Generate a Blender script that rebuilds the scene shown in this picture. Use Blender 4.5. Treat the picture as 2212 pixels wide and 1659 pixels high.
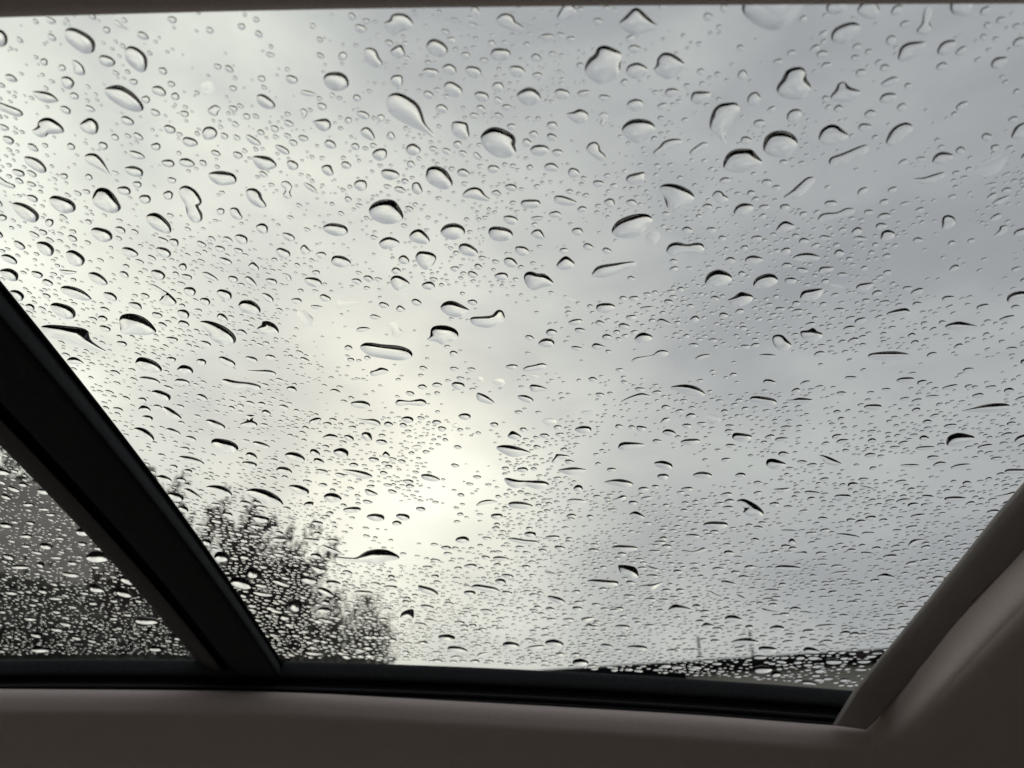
import bpy, math, random
import numpy as np

# ------------------------------------------------------------------ camera
S = 0.32                       # height of the roof glass over the camera, metres
CZ = 1.30                      # camera height over the ground
YAW, PITCH, ROLL = 0.08995722, 0.62515318, 0.07787558
KX, XC, KY, YC = 0.01424956, -0.04300792, 0.02763809, 1.41358493   # crown of the roof
F, PX, PY = 1789.0, 1106.0, 829.5
sc = bpy.context.scene
for o in list(bpy.data.objects):
    bpy.data.objects.remove(o)
COL = sc.collection

_cy, _sy, _cp, _sp = math.cos(YAW), math.sin(YAW), math.cos(PITCH), math.sin(PITCH)
FWD = np.array([-_sy * _cp, _cy * _cp, _sp])
_r0 = np.array([_cy, _sy, 0.0]); _u0 = np.cross(_r0, FWD)
RGT = math.cos(ROLL) * _r0 + math.sin(ROLL) * _u0
UPV = -math.sin(ROLL) * _r0 + math.cos(ROLL) * _u0

from mathutils import Matrix, Vector
cam_d = bpy.data.cameras.new('camera'); cam = bpy.data.objects.new('camera', cam_d); COL.objects.link(cam)
m = Matrix.Identity(4)
for i in range(3):
    m[i][0], m[i][1], m[i][2] = RGT[i], UPV[i], -FWD[i]
m[2][3] = CZ
cam.matrix_world = m
cam_d.sensor_width = 36.0
cam_d.lens = 36.0 * F / 2212.0
cam_d.clip_start = 0.02; cam_d.clip_end = 2000.0
cam_d.dof.use_dof = True; cam_d.dof.focus_distance = 0.56; cam_d.dof.aperture_fstop = 10.0
sc.camera = cam

# ------------------------------------------------------------------ sky, sun, exposure
SKY_BASE, SKY_L1, SKY_L2, SKY_L3 = 0.325, 0.35, 0.66, 0.225
def nn(nt, kind, **kw):
    n = nt.nodes.new(kind)
    for k, v in kw.items():
        setattr(n, k, v)
    return n
def math_node(nt, op, a, b=None, clamp=False):
    n = nt.nodes.new('ShaderNodeMath'); n.operation = op; n.use_clamp = clamp
    for i, v in enumerate((a, b)):
        if v is None: continue
        if isinstance(v, (int, float)): n.inputs[i].default_value = v
        else: nt.links.new(v, n.inputs[i])
    return n.outputs[0]

SUN_AZ, SUN_EL = math.radians(-16.0), math.radians(33.0)      # azimuth from +Y towards +X
SUN_DIR = Vector((math.sin(SUN_AZ) * math.cos(SUN_EL), math.cos(SUN_AZ) * math.cos(SUN_EL), math.sin(SUN_EL)))
w = bpy.data.worlds.new('World'); sc.world = w; w.use_nodes = True
nt = w.node_tree; nt.nodes.clear()
out = nn(nt, 'ShaderNodeOutputWorld'); bg = nn(nt, 'ShaderNodeBackground'); nt.links.new(bg.outputs[0], out.inputs[0])
sky = nn(nt, 'ShaderNodeTexSky'); sky.sky_type = 'NISHITA'; sky.sun_disc = False
sky.sun_elevation = SUN_EL; sky.sun_rotation = SUN_AZ; sky.air_density = 1.5; sky.dust_density = 4.0
tc = nn(nt, 'ShaderNodeTexCoord')
ln = nn(nt, 'ShaderNodeTexNoise'); ln.inputs['Scale'].default_value = 3.0; ln.inputs['Detail'].default_value = 5; nt.links.new(tc.outputs['Generated'], ln.inputs['Vector'])
lw = nn(nt, 'ShaderNodeVectorMath', operation='MULTIPLY_ADD'); nt.links.new(ln.outputs['Color'], lw.inputs[0]); lw.inputs[1].default_value = (0.5, 0.4, 0.5)
lo = nn(nt, 'ShaderNodeVectorMath', operation='ADD'); nt.links.new(tc.outputs['Generated'], lo.inputs[0]); lo.inputs[1].default_value = (-0.25, -0.20, -0.25); nt.links.new(lo.outputs[0], lw.inputs[2])
lz = nn(nt, 'ShaderNodeVectorMath', operation='NORMALIZE'); nt.links.new(lw.outputs[0], lz.inputs[0])
def lobe(dirv, power, amp):
    d = nn(nt, 'ShaderNodeVectorMath', operation='DOT_PRODUCT'); nt.links.new(lz.outputs[0], d.inputs[0])
    d.inputs[1].default_value = Vector(dirv).normalized()
    return math_node(nt, 'MULTIPLY', math_node(nt, 'POWER', math_node(nt, 'MAXIMUM', d.outputs['Value'], 0.0), power), amp)
# clouds: overcast sheet, thinner (brighter) round the hidden sun and to the west of it
wn = nn(nt, 'ShaderNodeTexNoise'); wn.inputs['Scale'].default_value = 2.2; wn.inputs['Detail'].default_value = 5
mp = nn(nt, 'ShaderNodeMapping'); mp.inputs['Scale'].default_value = (1.0, 1.0, 2.2); mp.inputs['Location'].default_value = (0.7, 0.2, 0.35)
nt.links.new(tc.outputs['Generated'], mp.inputs['Vector'])
wv = nn(nt, 'ShaderNodeVectorMath', operation='MULTIPLY_ADD')
nt.links.new(wn.outputs['Color'], wv.inputs[0]); wv.inputs[1].default_value = (0.35, 0.35, 0.35); nt.links.new(mp.outputs[0], wv.inputs[2])
nt.links.new(mp.outputs[0], wn.inputs['Vector'])
cn = nn(nt, 'ShaderNodeTexNoise'); cn.inputs['Scale'].default_value = 3.4; cn.inputs['Detail'].default_value = 6; cn.inputs['Roughness'].default_value = 0.5
nt.links.new(wv.outputs[0], cn.inputs['Vector'])
cr = nn(nt, 'ShaderNodeMapRange'); cr.inputs['From Min'].default_value = 0.3; cr.inputs['From Max'].default_value = 0.72
cr.inputs['To Min'].default_value = 0.77; cr.inputs['To Max'].default_value = 1.19; nt.links.new(cn.outputs['Fac'], cr.inputs['Value'])
b = math_node(nt, 'ADD', SKY_BASE, lobe((-0.16, 0.89, 0.405), 42.0, SKY_L1))
b = math_node(nt, 'ADD', b, lobe((-0.63, 0.60, 0.49), 13.0, SKY_L2))
b = math_node(nt, 'ADD', b, lobe((-0.10, 0.82, 0.58), 4.0, SKY_L3))
b = math_node(nt, 'SUBTRACT', b, lobe((-0.345, 0.812, 0.468), 150.0, 0.32))     # a dark cloud above the tree
b = math_node(nt, 'MAXIMUM', math_node(nt, 'MULTIPLY', b, cr.outputs[0]), 0.2)
cramp = nn(nt, 'ShaderNodeValToRGB')       # thin cloud is warm, thick cloud is cool grey
e = cramp.color_ramp.elements
e[0].position = 0.34; e[0].color = (0.945, 0.978, 1.05, 1); e[1].position = 0.86; e[1].color = (1.01, 1.028, 0.925, 1)
e2 = cramp.color_ramp.elements.new(0.55); e2.color = (0.96, 1.0, 0.985, 1)
nt.links.new(b, cramp.inputs[0])
cm = nn(nt, 'ShaderNodeMixRGB'); cm.blend_type = 'MULTIPLY'; cm.inputs[0].default_value = 1.0
nt.links.new(cramp.outputs[0], cm.inputs[1]); nt.links.new(b, cm.inputs[2])
skm = nn(nt, 'ShaderNodeMixRGB'); skm.blend_type = 'MULTIPLY'; skm.inputs[0].default_value = 1.0; skm.inputs[2].default_value = (0.06, 0.06, 0.06, 1)
nt.links.new(sky.outputs[0], skm.inputs[1])
fm = nn(nt, 'ShaderNodeMixRGB'); fm.inputs[0].default_value = 0.06
nt.links.new(cm.outputs[0], fm.inputs[1]); nt.links.new(skm.outputs[0], fm.inputs[2])
nt.links.new(fm.outputs[0], bg.inputs['Color']); bg.inputs['Strength'].default_value = 4.0

sun_d = bpy.data.lights.new('sun', 'SUN'); sun_d.energy = 0.5; sun_d.angle = math.radians(150.0); sun_d.color = (1.0, 0.97, 0.9)
sun = bpy.data.objects.new('sun', sun_d); COL.objects.link(sun)
sun.rotation_euler = (-SUN_DIR).to_track_quat('-Z', 'Y').to_euler(); sun.location = (0, 0, 30)

vs = sc.view_settings; vs.view_transform = 'Standard'; vs.look = 'None'; vs.exposure = -2.0; vs.gamma = 1.0; vs.use_curve_mapping = False
sc.render.engine = 'CYCLES'
cy = sc.cycles; cy.use_denoising = True; cy.max_bounces = 14; cy.transmission_bounces = 14; cy.transparent_max_bounces = 24
cy.glossy_bounces = 6; cy.diffuse_bounces = 5; cy.caustics_refractive = True; cy.caustics_reflective = True

# ------------------------------------------------------------------ helpers
random.seed(11); RNG = np.random.default_rng(11)
C0 = np.array([0.0, 0.0, CZ])
def raydir(px, py):
    return FWD + ((px - PX) / F) * RGT - ((py - PY) / F) * UPV
def zsurf(x, y, dz=0.0):
    return CZ + S * (1 - KX * (x / S - XC) ** 2 - KY * (y / S - YC) ** 2) - dz
def at_dz(px, py, dz):                 # where a sight line meets the roof shell lowered by dz
    d = raydir(px, py); t = S / max(d[2], 0.05)
    for _ in range(40):
        t = 0.5 * t + 0.5 * (zsurf(d[0] * t, d[1] * t, dz) - CZ) / max(d[2], 0.05)
    return C0 + d * t
def at_v(px, py, v):                   # where a sight line meets the upright plane y = v * S
    d = raydir(px, py)
    return C0 + d * (v * S / d[1])

def mat(name, color, rough=0.6, spec=0.3, noise=None, bump=None, metallic=0.0, coords='Object'):
    mt = bpy.data.materials.new(name); mt.use_nodes = True
    t = mt.node_tree; p = t.nodes['Principled BSDF']
    p.inputs['Base Color'].default_value = (*color, 1); p.inputs['Roughness'].default_value = rough
    p.inputs['Specular IOR Level'].default_value = spec; p.inputs['Metallic'].default_value = metallic
    tco = nn(t, 'ShaderNodeTexCoord')
    if noise:
        sc_, amt, det = noise
        n = nn(t, 'ShaderNodeTexNoise'); n.inputs['Scale'].default_value = sc_; n.inputs['Detail'].default_value = det
        t.links.new(tco.outputs[coords], n.inputs['Vector'])
        r = nn(t, 'ShaderNodeValToRGB'); el = r.color_ramp.elements
        el[0].position = 0.25; el[1].position = 0.75
        el[0].color = (*[c * (1 - amt) for c in color], 1); el[1].color = (*[min(1, c * (1 + amt)) for c in color], 1)
        t.links.new(n.outputs['Fac'], r.inputs[0]); t.links.new(r.outputs[0], p.inputs['Base Color'])
    if bump:
        sc_, st, dist = bump
        n = nn(t, 'ShaderNodeTexNoise'); n.inputs['Scale'].default_value = sc_; n.inputs['Detail'].default_value = 3
        t.links.new(tco.outputs[coords], n.inputs['Vector'])
        bu = nn(t, 'ShaderNodeBump'); bu.inputs['Strength'].default_value = st; bu.inputs['Distance'].default_value = dist
        t.links.new(n.outputs['Fac'], bu.inputs['Height']); t.links.new(bu.outputs[0], p.inputs['Normal'])
    return mt

def link(name, me, material=None, parent=None):
    o = bpy.data.objects.new(name, me)
    if material: me.materials.append(material)
    COL.objects.link(o)
    if parent: o.parent = parent
    return o
def mesh(name, verts, faces, material=None, parent=None, smooth=False):
    me = bpy.data.meshes.new(name); me.from_pydata([tuple(map(float, v)) for v in verts], [], faces)
    if smooth: me.polygons.foreach_set('use_smooth', [True] * len(me.polygons))
    me.update()
    return link(name, me, material, parent)
def empty(name, loc=(0, 0, 0)):
    o = bpy.data.objects.new(name, None); o.location = loc; COL.objects.link(o); return o
def tag(o, label=None, cat=None, group=None, kind=None):
    for k, v in (('label', label), ('category', cat), ('group', group), ('kind', kind)):
        if v: o[k] = v
    return o
def loft(name, rows, material, parent, smooth=True, solid=0.0, sub=0, closed=False):
    n = len(rows[0]); V = [p for r in rows for p in r]; Fc = []
    R_ = len(rows)
    for i in range(R_ if closed else R_ - 1):
        for j in range(n - 1):
            a = i * n + j; b_ = ((i + 1) % R_) * n + j
            Fc.append((a, a + 1, b_ + 1, b_))
    if closed:
        Fc.append(tuple(i * n for i in range(R_))); Fc.append(tuple(i * n + n - 1 for i in reversed(range(R_))))
    o = mesh(name, V, Fc, material, parent, smooth)
    if sub:
        md = o.modifiers.new('sub', 'SUBSURF'); md.levels = md.render_levels = sub
    if solid:
        md = o.modifiers.new('solid', 'SOLIDIFY'); md.thickness = solid; md.offset = -1
    return o
def box(name, lo, hi, material, parent):
    (a, b_, c), (d, e_, f) = lo, hi
    V = [(a, b_, c), (d, b_, c), (d, e_, c), (a, e_, c), (a, b_, f), (d, b_, f), (d, e_, f), (a, e_, f)]
    return mesh(name, V, [(3, 2, 1, 0), (4, 5, 6, 7), (0, 1, 5, 4), (1, 2, 6, 5), (2, 3, 7, 6), (3, 0, 4, 7)], material, parent)

def glass_mat(name, tint, refl=0.7):
    mt = bpy.data.materials.new(name); mt.use_nodes = True; t = mt.node_tree; t.nodes.clear()
    o = nn(t, 'ShaderNodeOutputMaterial'); g = nn(t, 'ShaderNodeNewGeometry')
    d = nn(t, 'ShaderNodeVectorMath', operation='DOT_PRODUCT')
    t.links.new(g.outputs['Incoming'], d.inputs[0]); t.links.new(g.outputs['Normal'], d.inputs[1])
    c = math_node(t, 'ABSOLUTE', d.outputs['Value'])
    fr = math_node(t, 'MULTIPLY_ADD', math_node(t, 'POWER', math_node(t, 'SUBTRACT', 1.0, c, True), 5.0), 0.96 * refl)
    fr.node.inputs[2].default_value = 0.04 * refl
    tr = nn(t, 'ShaderNodeBsdfTransparent'); tr.inputs[0].default_value = (*tint, 1)
    gl = nn(t, 'ShaderNodeBsdfGlossy'); gl.inputs['Roughness'].default_value = 0.0
    mx = nn(t, 'ShaderNodeMixShader'); t.links.new(fr, mx.inputs[0]); t.links.new(tr.outputs[0], mx.inputs[1]); t.links.new(gl.outputs[0], mx.inputs[2])
    t.links.new(mx.outputs[0], o.inputs[0]); return mt
M_GLASS = glass_mat('roof_glass', (0.985, 0.99, 0.985), 0.45)
M_WATER = bpy.data.materials.new('rain_water'); M_WATER.use_nodes = True
_t = M_WATER.node_tree; _t.nodes.clear(); _o = nn(_t, 'ShaderNodeOutputMaterial'); _g = nn(_t, 'ShaderNodeBsdfGlass')
_g.inputs['IOR'].default_value = 1.333; _g.inputs['Roughness'].default_value = 0.0; _g.inputs['Color'].default_value = (1, 1, 1, 1)
_t.links.new(_g.outputs[0], _o.inputs[0])
M_BASE = bpy.data.materials.new('wetted_tinted_face'); M_BASE.use_nodes = True     # where a drop sits on the tinted pane nothing is mirrored back
_t = M_BASE.node_tree; _t.nodes.clear(); _o = nn(_t, 'ShaderNodeOutputMaterial'); _g = nn(_t, 'ShaderNodeBsdfRefraction')
_g.inputs['IOR'].default_value = 1.333; _g.inputs['Roughness'].default_value = 0.0; _g.inputs['Color'].default_value = (1, 1, 1, 1)
_t.links.new(_g.outputs[0], _o.inputs[0])
M_HEAD = mat('headliner_fabric', (0.70, 0.596, 0.545), 0.95, 0.1, noise=(900, 0.10, 2), bump=(2600, 0.25, 0.0004))
M_TRIM = mat('grey_trim', (0.30, 0.268, 0.245), 0.6, 0.3, noise=(500, 0.06, 2), bump=(2200, 0.2, 0.0003))
M_BLACK = mat('black_plastic', (0.050, 0.054, 0.056), 0.75, 0.12, noise=(300, 0.15, 2), bump=(1500, 0.15, 0.0003))
M_BEVEL = mat('satin_black_edge', (0.060, 0.066, 0.067), 0.75, 0.08, noise=(200, 0.1, 2))
M_STRIP = mat('dark_grey_strip', (0.13, 0.118, 0.11), 0.6, 0.3, noise=(300, 0.1, 2))
M_RUBBER = mat('black_rubber', (0.010, 0.010, 0.011), 0.8, 0.08, noise=(120, 0.25, 3), bump=(900, 0.2, 0.0004))
M_DARK = mat('beige_carpet', (0.34, 0.31, 0.28), 0.95, 0.1, noise=(60, 0.3, 3))
M_DOOR = mat('door_lining', (0.60, 0.54, 0.50), 0.8, 0.2, noise=(40, 0.1, 2))
M_SEAT = mat('seat_cloth', (0.60, 0.54, 0.50), 0.9, 0.1, noise=(200, 0.15, 3))
M_PAINT = mat('dark_car_paint', (0.03, 0.032, 0.035), 0.25, 0.5, noise=(30, 0.05, 2))

# ------------------------------------------------------------------ setting outside
def ground_mat():
    return mat('wet_asphalt', (0.045, 0.046, 0.048), 0.45, 0.5, noise=(3.0, 0.35, 6), bump=(60, 0.4, 0.01))
g = mesh('ground', [(-900, -900, 0), (900, -900, 0), (900, 900, 0), (-900, 900, 0)], [(0, 1, 2, 3)], ground_mat()); tag(g, kind='structure')

def pol(az, dist, z=0.0):
    a = math.radians(az); return np.array([math.sin(a) * dist, math.cos(a) * dist, z])

# house beyond the car: beige wall, dark fascia and gutter, two pale vent pipes
M_WALL = mat('beige_render', (0.84, 0.79, 0.65), 0.9, 0.15, noise=(2.0, 0.12, 6), bump=(60, 0.3, 0.004))
M_FASCIA = mat('dark_fascia', (0.018, 0.019, 0.021), 0.5, 0.4, noise=(6, 0.2, 4))
M_SHINGLE = mat('dark_roof_sheet', (0.05, 0.05, 0.052), 0.7, 0.3, noise=(5, 0.3, 5), bump=(30, 0.4, 0.01))
M_PIPE = mat('pale_pipe', (0.70, 0.70, 0.67), 0.6, 0.3, noise=(20, 0.1, 3))
M_WINDOW = mat('dark_window', (0.03, 0.035, 0.04), 0.08, 0.6, noise=(2, 0.2, 2))
HA = 20.0; HD = 5.6
house = empty('house', pol(HA, HD + 3)); tag(house, 'low beige house with a dark eave and two pale vent pipes on its roof', 'house')
hn = pol(HA, 1.0); ht = np.array([hn[1], -hn[0], 0.0])
hinv = -np.array(house.location)
def hp(a, b_, z): return hn * (HD + b_) + ht * a + np.array([0, 0, z])
def hbox(name, a0, a1, b0, b1, z0, z1, material, parent=house, slope=0.0, off=hinv):
    V = [hp(a, b_, z) + off for z in (z0, z1) for (a, b_) in ((a0, b0), (a1, b0), (a1, b1), (a0, b1))]
    return mesh(name, V, [(3, 2, 1, 0), (4, 5, 6, 7), (0, 1, 5, 4), (1, 2, 6, 5), (2, 3, 7, 6), (3, 0, 4, 7)], material, parent)
ZE = CZ + (HD - 0.05) * 0.3275
AW = -HD * math.tan(math.radians(11.9))        # where the dark left part of the wall gives way to beige
hbox('wall', AW, 5.5, 0.0, 6.0, 0.0, ZE - 0.07, M_WALL)
hbox('dark_wall_part', -3.2, AW - 0.002, 0.02, 6.0, 0.0, ZE - 0.07, M_FASCIA)
hbox('soffit', -3.6, 5.9, -0.012, 0.0 - 0.002, ZE - 0.068, ZE - 0.055, M_FASCIA)
hbox('fascia', -3.6, 5.9, -0.03, -0.014, ZE - 0.075, ZE - 0.005, M_FASCIA)
gt = []
for k in range(9):
    a_ = math.pi * (1 + k / 8); gt.append([hp(s_, -0.060 + 0.028 * math.cos(a_), ZE - 0.012 + 0.04 * math.sin(a_)) + hinv for s_ in (-3.6, 5.9)])
loft('gutter', gt, M_FASCIA, house, solid=0.004)
rz = 0.16
V = [hp(-3.6, -0.03, ZE) + hinv, hp(5.9, -0.03, ZE) + hinv, hp(5.9, 3.0, ZE + 3.3 * rz) + hinv, hp(-3.6, 3.0, ZE + 3.3 * rz) + hinv, hp(5.9, 6.3, ZE) + hinv, hp(-3.6, 6.3, ZE) + hinv]
ro = mesh('roof', V, [(0, 1, 2, 3), (3, 2, 4, 5), (0, 3, 5), (1, 4, 2)], M_SHINGLE, house); md = ro.modifiers.new('s', 'SOLIDIFY'); md.thickness = 0.03
def tube(pts, rad, n=8):
    P = [np.array(p, float) for p in pts]; V, Fc = [], []
    rad = rad if hasattr(rad, '__len__') else [rad] * len(P)
    for i, p in enumerate(P):
        t_ = P[min(i + 1, len(P) - 1)] - P[max(i - 1, 0)]; t_ /= np.linalg.norm(t_) + 1e-9
        a_ = np.cross(t_, [0.31, 0.95, 0.05]); a_ /= np.linalg.norm(a_) + 1e-9; b_ = np.cross(t_, a_)
        for k in range(n):
            q = 2 * math.pi * k / n; V.append(p + rad[i] * (math.cos(q) * a_ + math.sin(q) * b_))
    for i in range(len(P) - 1):
        for k in range(n):
            Fc.append((i * n + k, i * n + (k + 1) % n, (i + 1) * n + (k + 1) % n, (i + 1) * n + k))
    Fc.append(tuple(range(n))); Fc.append(tuple((len(P) - 1) * n + k for k in reversed(range(n))))
    return V, Fc
for az_, el_ in ((9.15, 19.25), (12.6, 19.55)):
    d_ = (HD + 0.75) / math.cos(math.radians(az_ - HA)); p_ = pol(az_, d_)
    zt = CZ + d_ * math.tan(math.radians(el_))
    V, Fc = tube([p_ + hinv + [0, 0, ZE + 0.03], p_ + hinv + [-0.012, 0, zt]], 0.010, 12); mesh('vent_pipe', V, Fc, M_PIPE, house, True)
for a0 in (0.6, 3.2):
    f_ = hbox('window', a0, a0 + 1.3, -0.03, -0.002, 1.0, 2.1, M_FASCIA); hbox('pane', a0 + 0.06, a0 + 1.24, -0.036, -0.032, 1.06, 2.04, M_WINDOW, f_)

# far treeline all round, one mass
def treeline():
    V, Fc = [], []
    for k in range(4200):
        az_ = RNG.uniform(0, 360); d_ = RNG.uniform(34, 46); hgt = 8.6 + 1.0 * math.sin(az_ * 0.11) + 0.8 * math.sin(az_ * 0.37 + 1)
        z_ = RNG.uniform(0, 1) ** 0.8 * hgt; c_ = pol(az_, d_, z_); r_ = RNG.uniform(0.8, 1.9) * (1.1 - 0.5 * z_ / 10)
        b_ = len(V)
        D = RNG.normal(size=(6, 3)); D /= np.linalg.norm(D, axis=1)[:, None]
        for q in D: V.append(c_ + q * r_)
        Fc += [(b_, b_ + 1, b_ + 2), (b_ + 3, b_ + 4, b_ + 5), (b_, b_ + 3, b_ + 4), (b_ + 1, b_ + 5, b_ + 2)]
    return V, Fc
M_FAR = mat('far_foliage', (0.035, 0.042, 0.03), 0.9, 0.1, noise=(0.4, 0.4, 3))
V, Fc = treeline(); tag(mesh('treeline', V, Fc, M_FAR), 'far dark wood on the horizon', None, None, 'stuff')

# ------------------------------------------------------------------ trees
def leaf_cloud(points, dirs, size, stretch=1.8, n_per=1, jit=0.05):
    P = np.repeat(points, n_per, 0) + RNG.normal(size=(len(points) * n_per, 3)) * jit
    D = np.repeat(dirs, n_per, 0) + RNG.normal(size=P.shape) * 0.55
    D /= np.linalg.norm(D, axis=1)[:, None] + 1e-9
    B = np.cross(D, RNG.normal(size=P.shape)); B /= np.linalg.norm(B, axis=1)[:, None] + 1e-9
    s_ = size * RNG.uniform(0.55, 1.4, len(P))[:, None]
    V = np.stack([P, P + D * s_ * stretch * .5 + B * s_ * .5, P + D * s_ * stretch, P + D * s_ * stretch * .5 - B * s_ * .5], 1).reshape(-1, 3)
    idx = np.arange(len(P)) * 4
    return V, np.stack([idx, idx + 1, idx + 2, idx + 3], 1)
def leaves(name, V, Q, material, parent, off):
    me = bpy.data.meshes.new(name); V = V + off
    me.vertices.add(len(V)); me.vertices.foreach_set('co', V.astype('f4').ravel())
    me.loops.add(Q.size); me.loops.foreach_set('vertex_index', Q.astype('i4').ravel())
    me.polygons.add(len(Q)); me.polygons.foreach_set('loop_start', (np.arange(len(Q)) * 4).astype('i4')); me.update(calc_edges=True); me.validate()
    return link(name, me, material, parent)
def tree(name, label, cat, group, base, crown_pts, leaf_mat, bark, leaf=0.05, per=14, twig_n=5, reach=0.5, trunk_r=0.11, up=0.9, fork=0.35):
    root = empty(name, base); tag(root, label, cat, group); off = -np.array(base, float)
    V, Fc = [], []
    def add(pts, rad, n=6):
        v, f = tube(pts, rad, n); b_ = len(V); V.extend([q + off for q in v]); Fc.extend([tuple(i + b_ for i in x) for x in f])
    cp = np.array(crown_pts); cen = cp.mean(0)
    top = np.array(base, float) + (cen - np.array(base)) * fork; top[0:2] = np.array(base)[0:2] + (cen - np.array(base))[0:2] * 0.25
    mid = (np.array(base, float) + top) / 2 + RNG.normal(size=3) * 0.06
    add([base, mid, top], [trunk_r, trunk_r * .8, trunk_r * .65], 9)
    LP, LD = [], []
    for p in cp:
        k1 = top + (p - top) * 0.5 + np.array([0, 0, -0.12]) * np.linalg.norm(p - top) + RNG.normal(size=3) * 0.08
        add([top, k1, p], [trunk_r * .35, trunk_r * .2, 0.006], 5)
        for q in range(twig_n):
            s_ = RNG.uniform(0.35, 1.0); st = (1 - s_) ** 2 * top + 2 * s_ * (1 - s_) * k1 + s_ ** 2 * p
            d_ = RNG.normal(size=3) * 0.6 + np.array([0, 0, up]); d_ /= np.linalg.norm(d_); ln = reach * RNG.uniform(0.5, 1.15)
            en = st + d_ * ln; add([st, (st + en) / 2 + RNG.normal(size=3) * 0.03, en], [0.009, 0.006, 0.003], 4)
            for u_ in np.linspace(0.15, 1.0, per):
                LP.append(st + (en - st) * u_); LD.append(d_ + np.array([0, 0, 0.3]))
    mesh('trunk', V, Fc, bark, root, True)
    LV, LQ = leaf_cloud(np.array(LP), np.array(LD), leaf, 2.0, 3, leaf * 1.2)
    leaves('crown', LV, LQ, leaf_mat, root, off)
    return root
def leafy(mt, amount=0.45):                          # leaves let some of the sky through
    t = mt.node_tree; p = t.nodes['Principled BSDF']; o_ = next(n for n in t.nodes if n.type == 'OUTPUT_MATERIAL')
    tr = nn(t, 'ShaderNodeBsdfTranslucent'); mx = nn(t, 'ShaderNodeMixShader'); mx.inputs[0].default_value = amount
    src = p.inputs['Base Color'].links[0].from_socket; t.links.new(src, tr.inputs[0])
    t.links.new(p.outputs[0], mx.inputs[1]); t.links.new(tr.outputs[0], mx.inputs[2]); t.links.new(mx.outputs[0], o_.inputs[0]); return mt
M_BARK = mat('grey_bark', (0.06, 0.05, 0.045), 0.9, 0.15, noise=(20, 0.4, 5), bump=(40, 0.5, 0.01))
M_PLUM = leafy(mat('plum_leaf', (0.15, 0.118, 0.115), 0.6, 0.3, noise=(3, 0.35, 3)))
M_GREYL = leafy(mat('brown_leaf', (0.17, 0.15, 0.125), 0.7, 0.2, noise=(3, 0.3, 3)))
M_OLIVE = leafy(mat('olive_leaf', (0.26, 0.25, 0.20), 0.6, 0.3, noise=(4, 0.35, 3)))
M_HEDGE = leafy(mat('hedge_leaf', (0.16, 0.17, 0.145), 0.6, 0.3, noise=(3, 0.4, 3)))
def el_z(el, dist): return CZ + dist * math.tan(math.radians(el))
def crown_pts(outline, d0, dd, n, elmin):
    out_ = []
    az0, az1 = outline[0][0], outline[-1][0]; xs = [a for a, _ in outline]; ys = [e_ for _, e_ in outline]
    while len(out_) < n:
        az_ = RNG.uniform(az0, az1); top_ = np.interp(az_, xs, ys); d_ = d0 + RNG.uniform(-dd, dd)
        el_ = elmin + (top_ - elmin) * RNG.uniform(0, 1) ** 0.6
        out_.append(pol(az_, d_, el_z(el_, d_)))
    return out_
plum = [(-31.5, 23.2), (-29, 24.2), (-26.5, 24.6), (-24.5, 24.3), (-22.5, 24.4), (-20.3, 22.2), (-18.2, 22.4), (-16.5, 20.0), (-14.5, 17.6), (-12.5, 15.0)]
tree('plum_tree', 'dark purple leaved plum tree with spiky upright twigs behind the crossbar', 'tree', 'trees and shrubs beyond the car', pol(-25, 7.4), crown_pts(plum, 7.4, 1.0, 150, 12.5), M_PLUM, M_BARK, leaf=0.029, per=17, twig_n=9, reach=0.40)
back = [(-64, 29), (-50, 29), (-44, 27.5), (-40, 26.0), (-36, 24.5), (-30, 22.5)]
tree('bare_tree', 'thin leaved tree rising behind the brown roof in the rear pane', 'tree', 'trees and shrubs beyond the car', pol(-46, 15.5), crown_pts(back, 15.5, 1.0, 210, 19), M_GREYL, M_BARK, leaf=0.06, per=12, twig_n=7, reach=0.7, trunk_r=0.16)
# neighbour's brown roof seen through the rear pane
bung = empty('bungalow', pol(-42, 12)); tag(bung, 'neighbouring bungalow with a grey brown roof behind the hedge', 'house')
M_BROWN = mat('brown_roof_tiles', (0.40, 0.36, 0.315), 0.85, 0.15, noise=(1.6, 0.22, 6), bump=(25, 0.5, 0.01))
M_BWALL = mat('dark_brick', (0.09, 0.08, 0.072), 0.9, 0.1, noise=(8, 0.3, 5), bump=(30, 0.4, 0.006))
bn = pol(-36, 1.0); bt = np.array([bn[1], -bn[0], 0.0]); boff = -np.array(bung.location)
def bp(a, b_, z): return bn * (9.0 + b_) + bt * a + np.array([0, 0, z]) + boff
ze = CZ + 9.0 * 0.318; zr = ze + 2.35
mesh('wall', [bp(a, b_, z) for z in (0, ze - .05) for a, b_ in ((-9, .3), (1.7, .3), (1.7, 6.4), (-9, 6.4))], [(0, 1, 5, 4), (1, 2, 6, 5), (2, 3, 7, 6), (3, 0, 4, 7)], M_BWALL, bung)
r_ = mesh('roof', [bp(-9.3, 0, ze), bp(2.0, 0, ze), bp(2.0, 3.35, zr), bp(-9.3, 3.35, zr), bp(2.0, 6.7, ze), bp(-9.3, 6.7, ze)], [(0, 1, 2, 3), (3, 2, 4, 5)], M_BROWN, bung)
md = r_.modifiers.new('s', 'SOLIDIFY'); md.thickness = 0.06
mesh('gable', [bp(1.7, .3, ze - .05), bp(1.7, 6.4, ze - .05), bp(1.7, 3.35, zr - .25)], [(0, 1, 2)], M_BWALL, bung)
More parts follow.
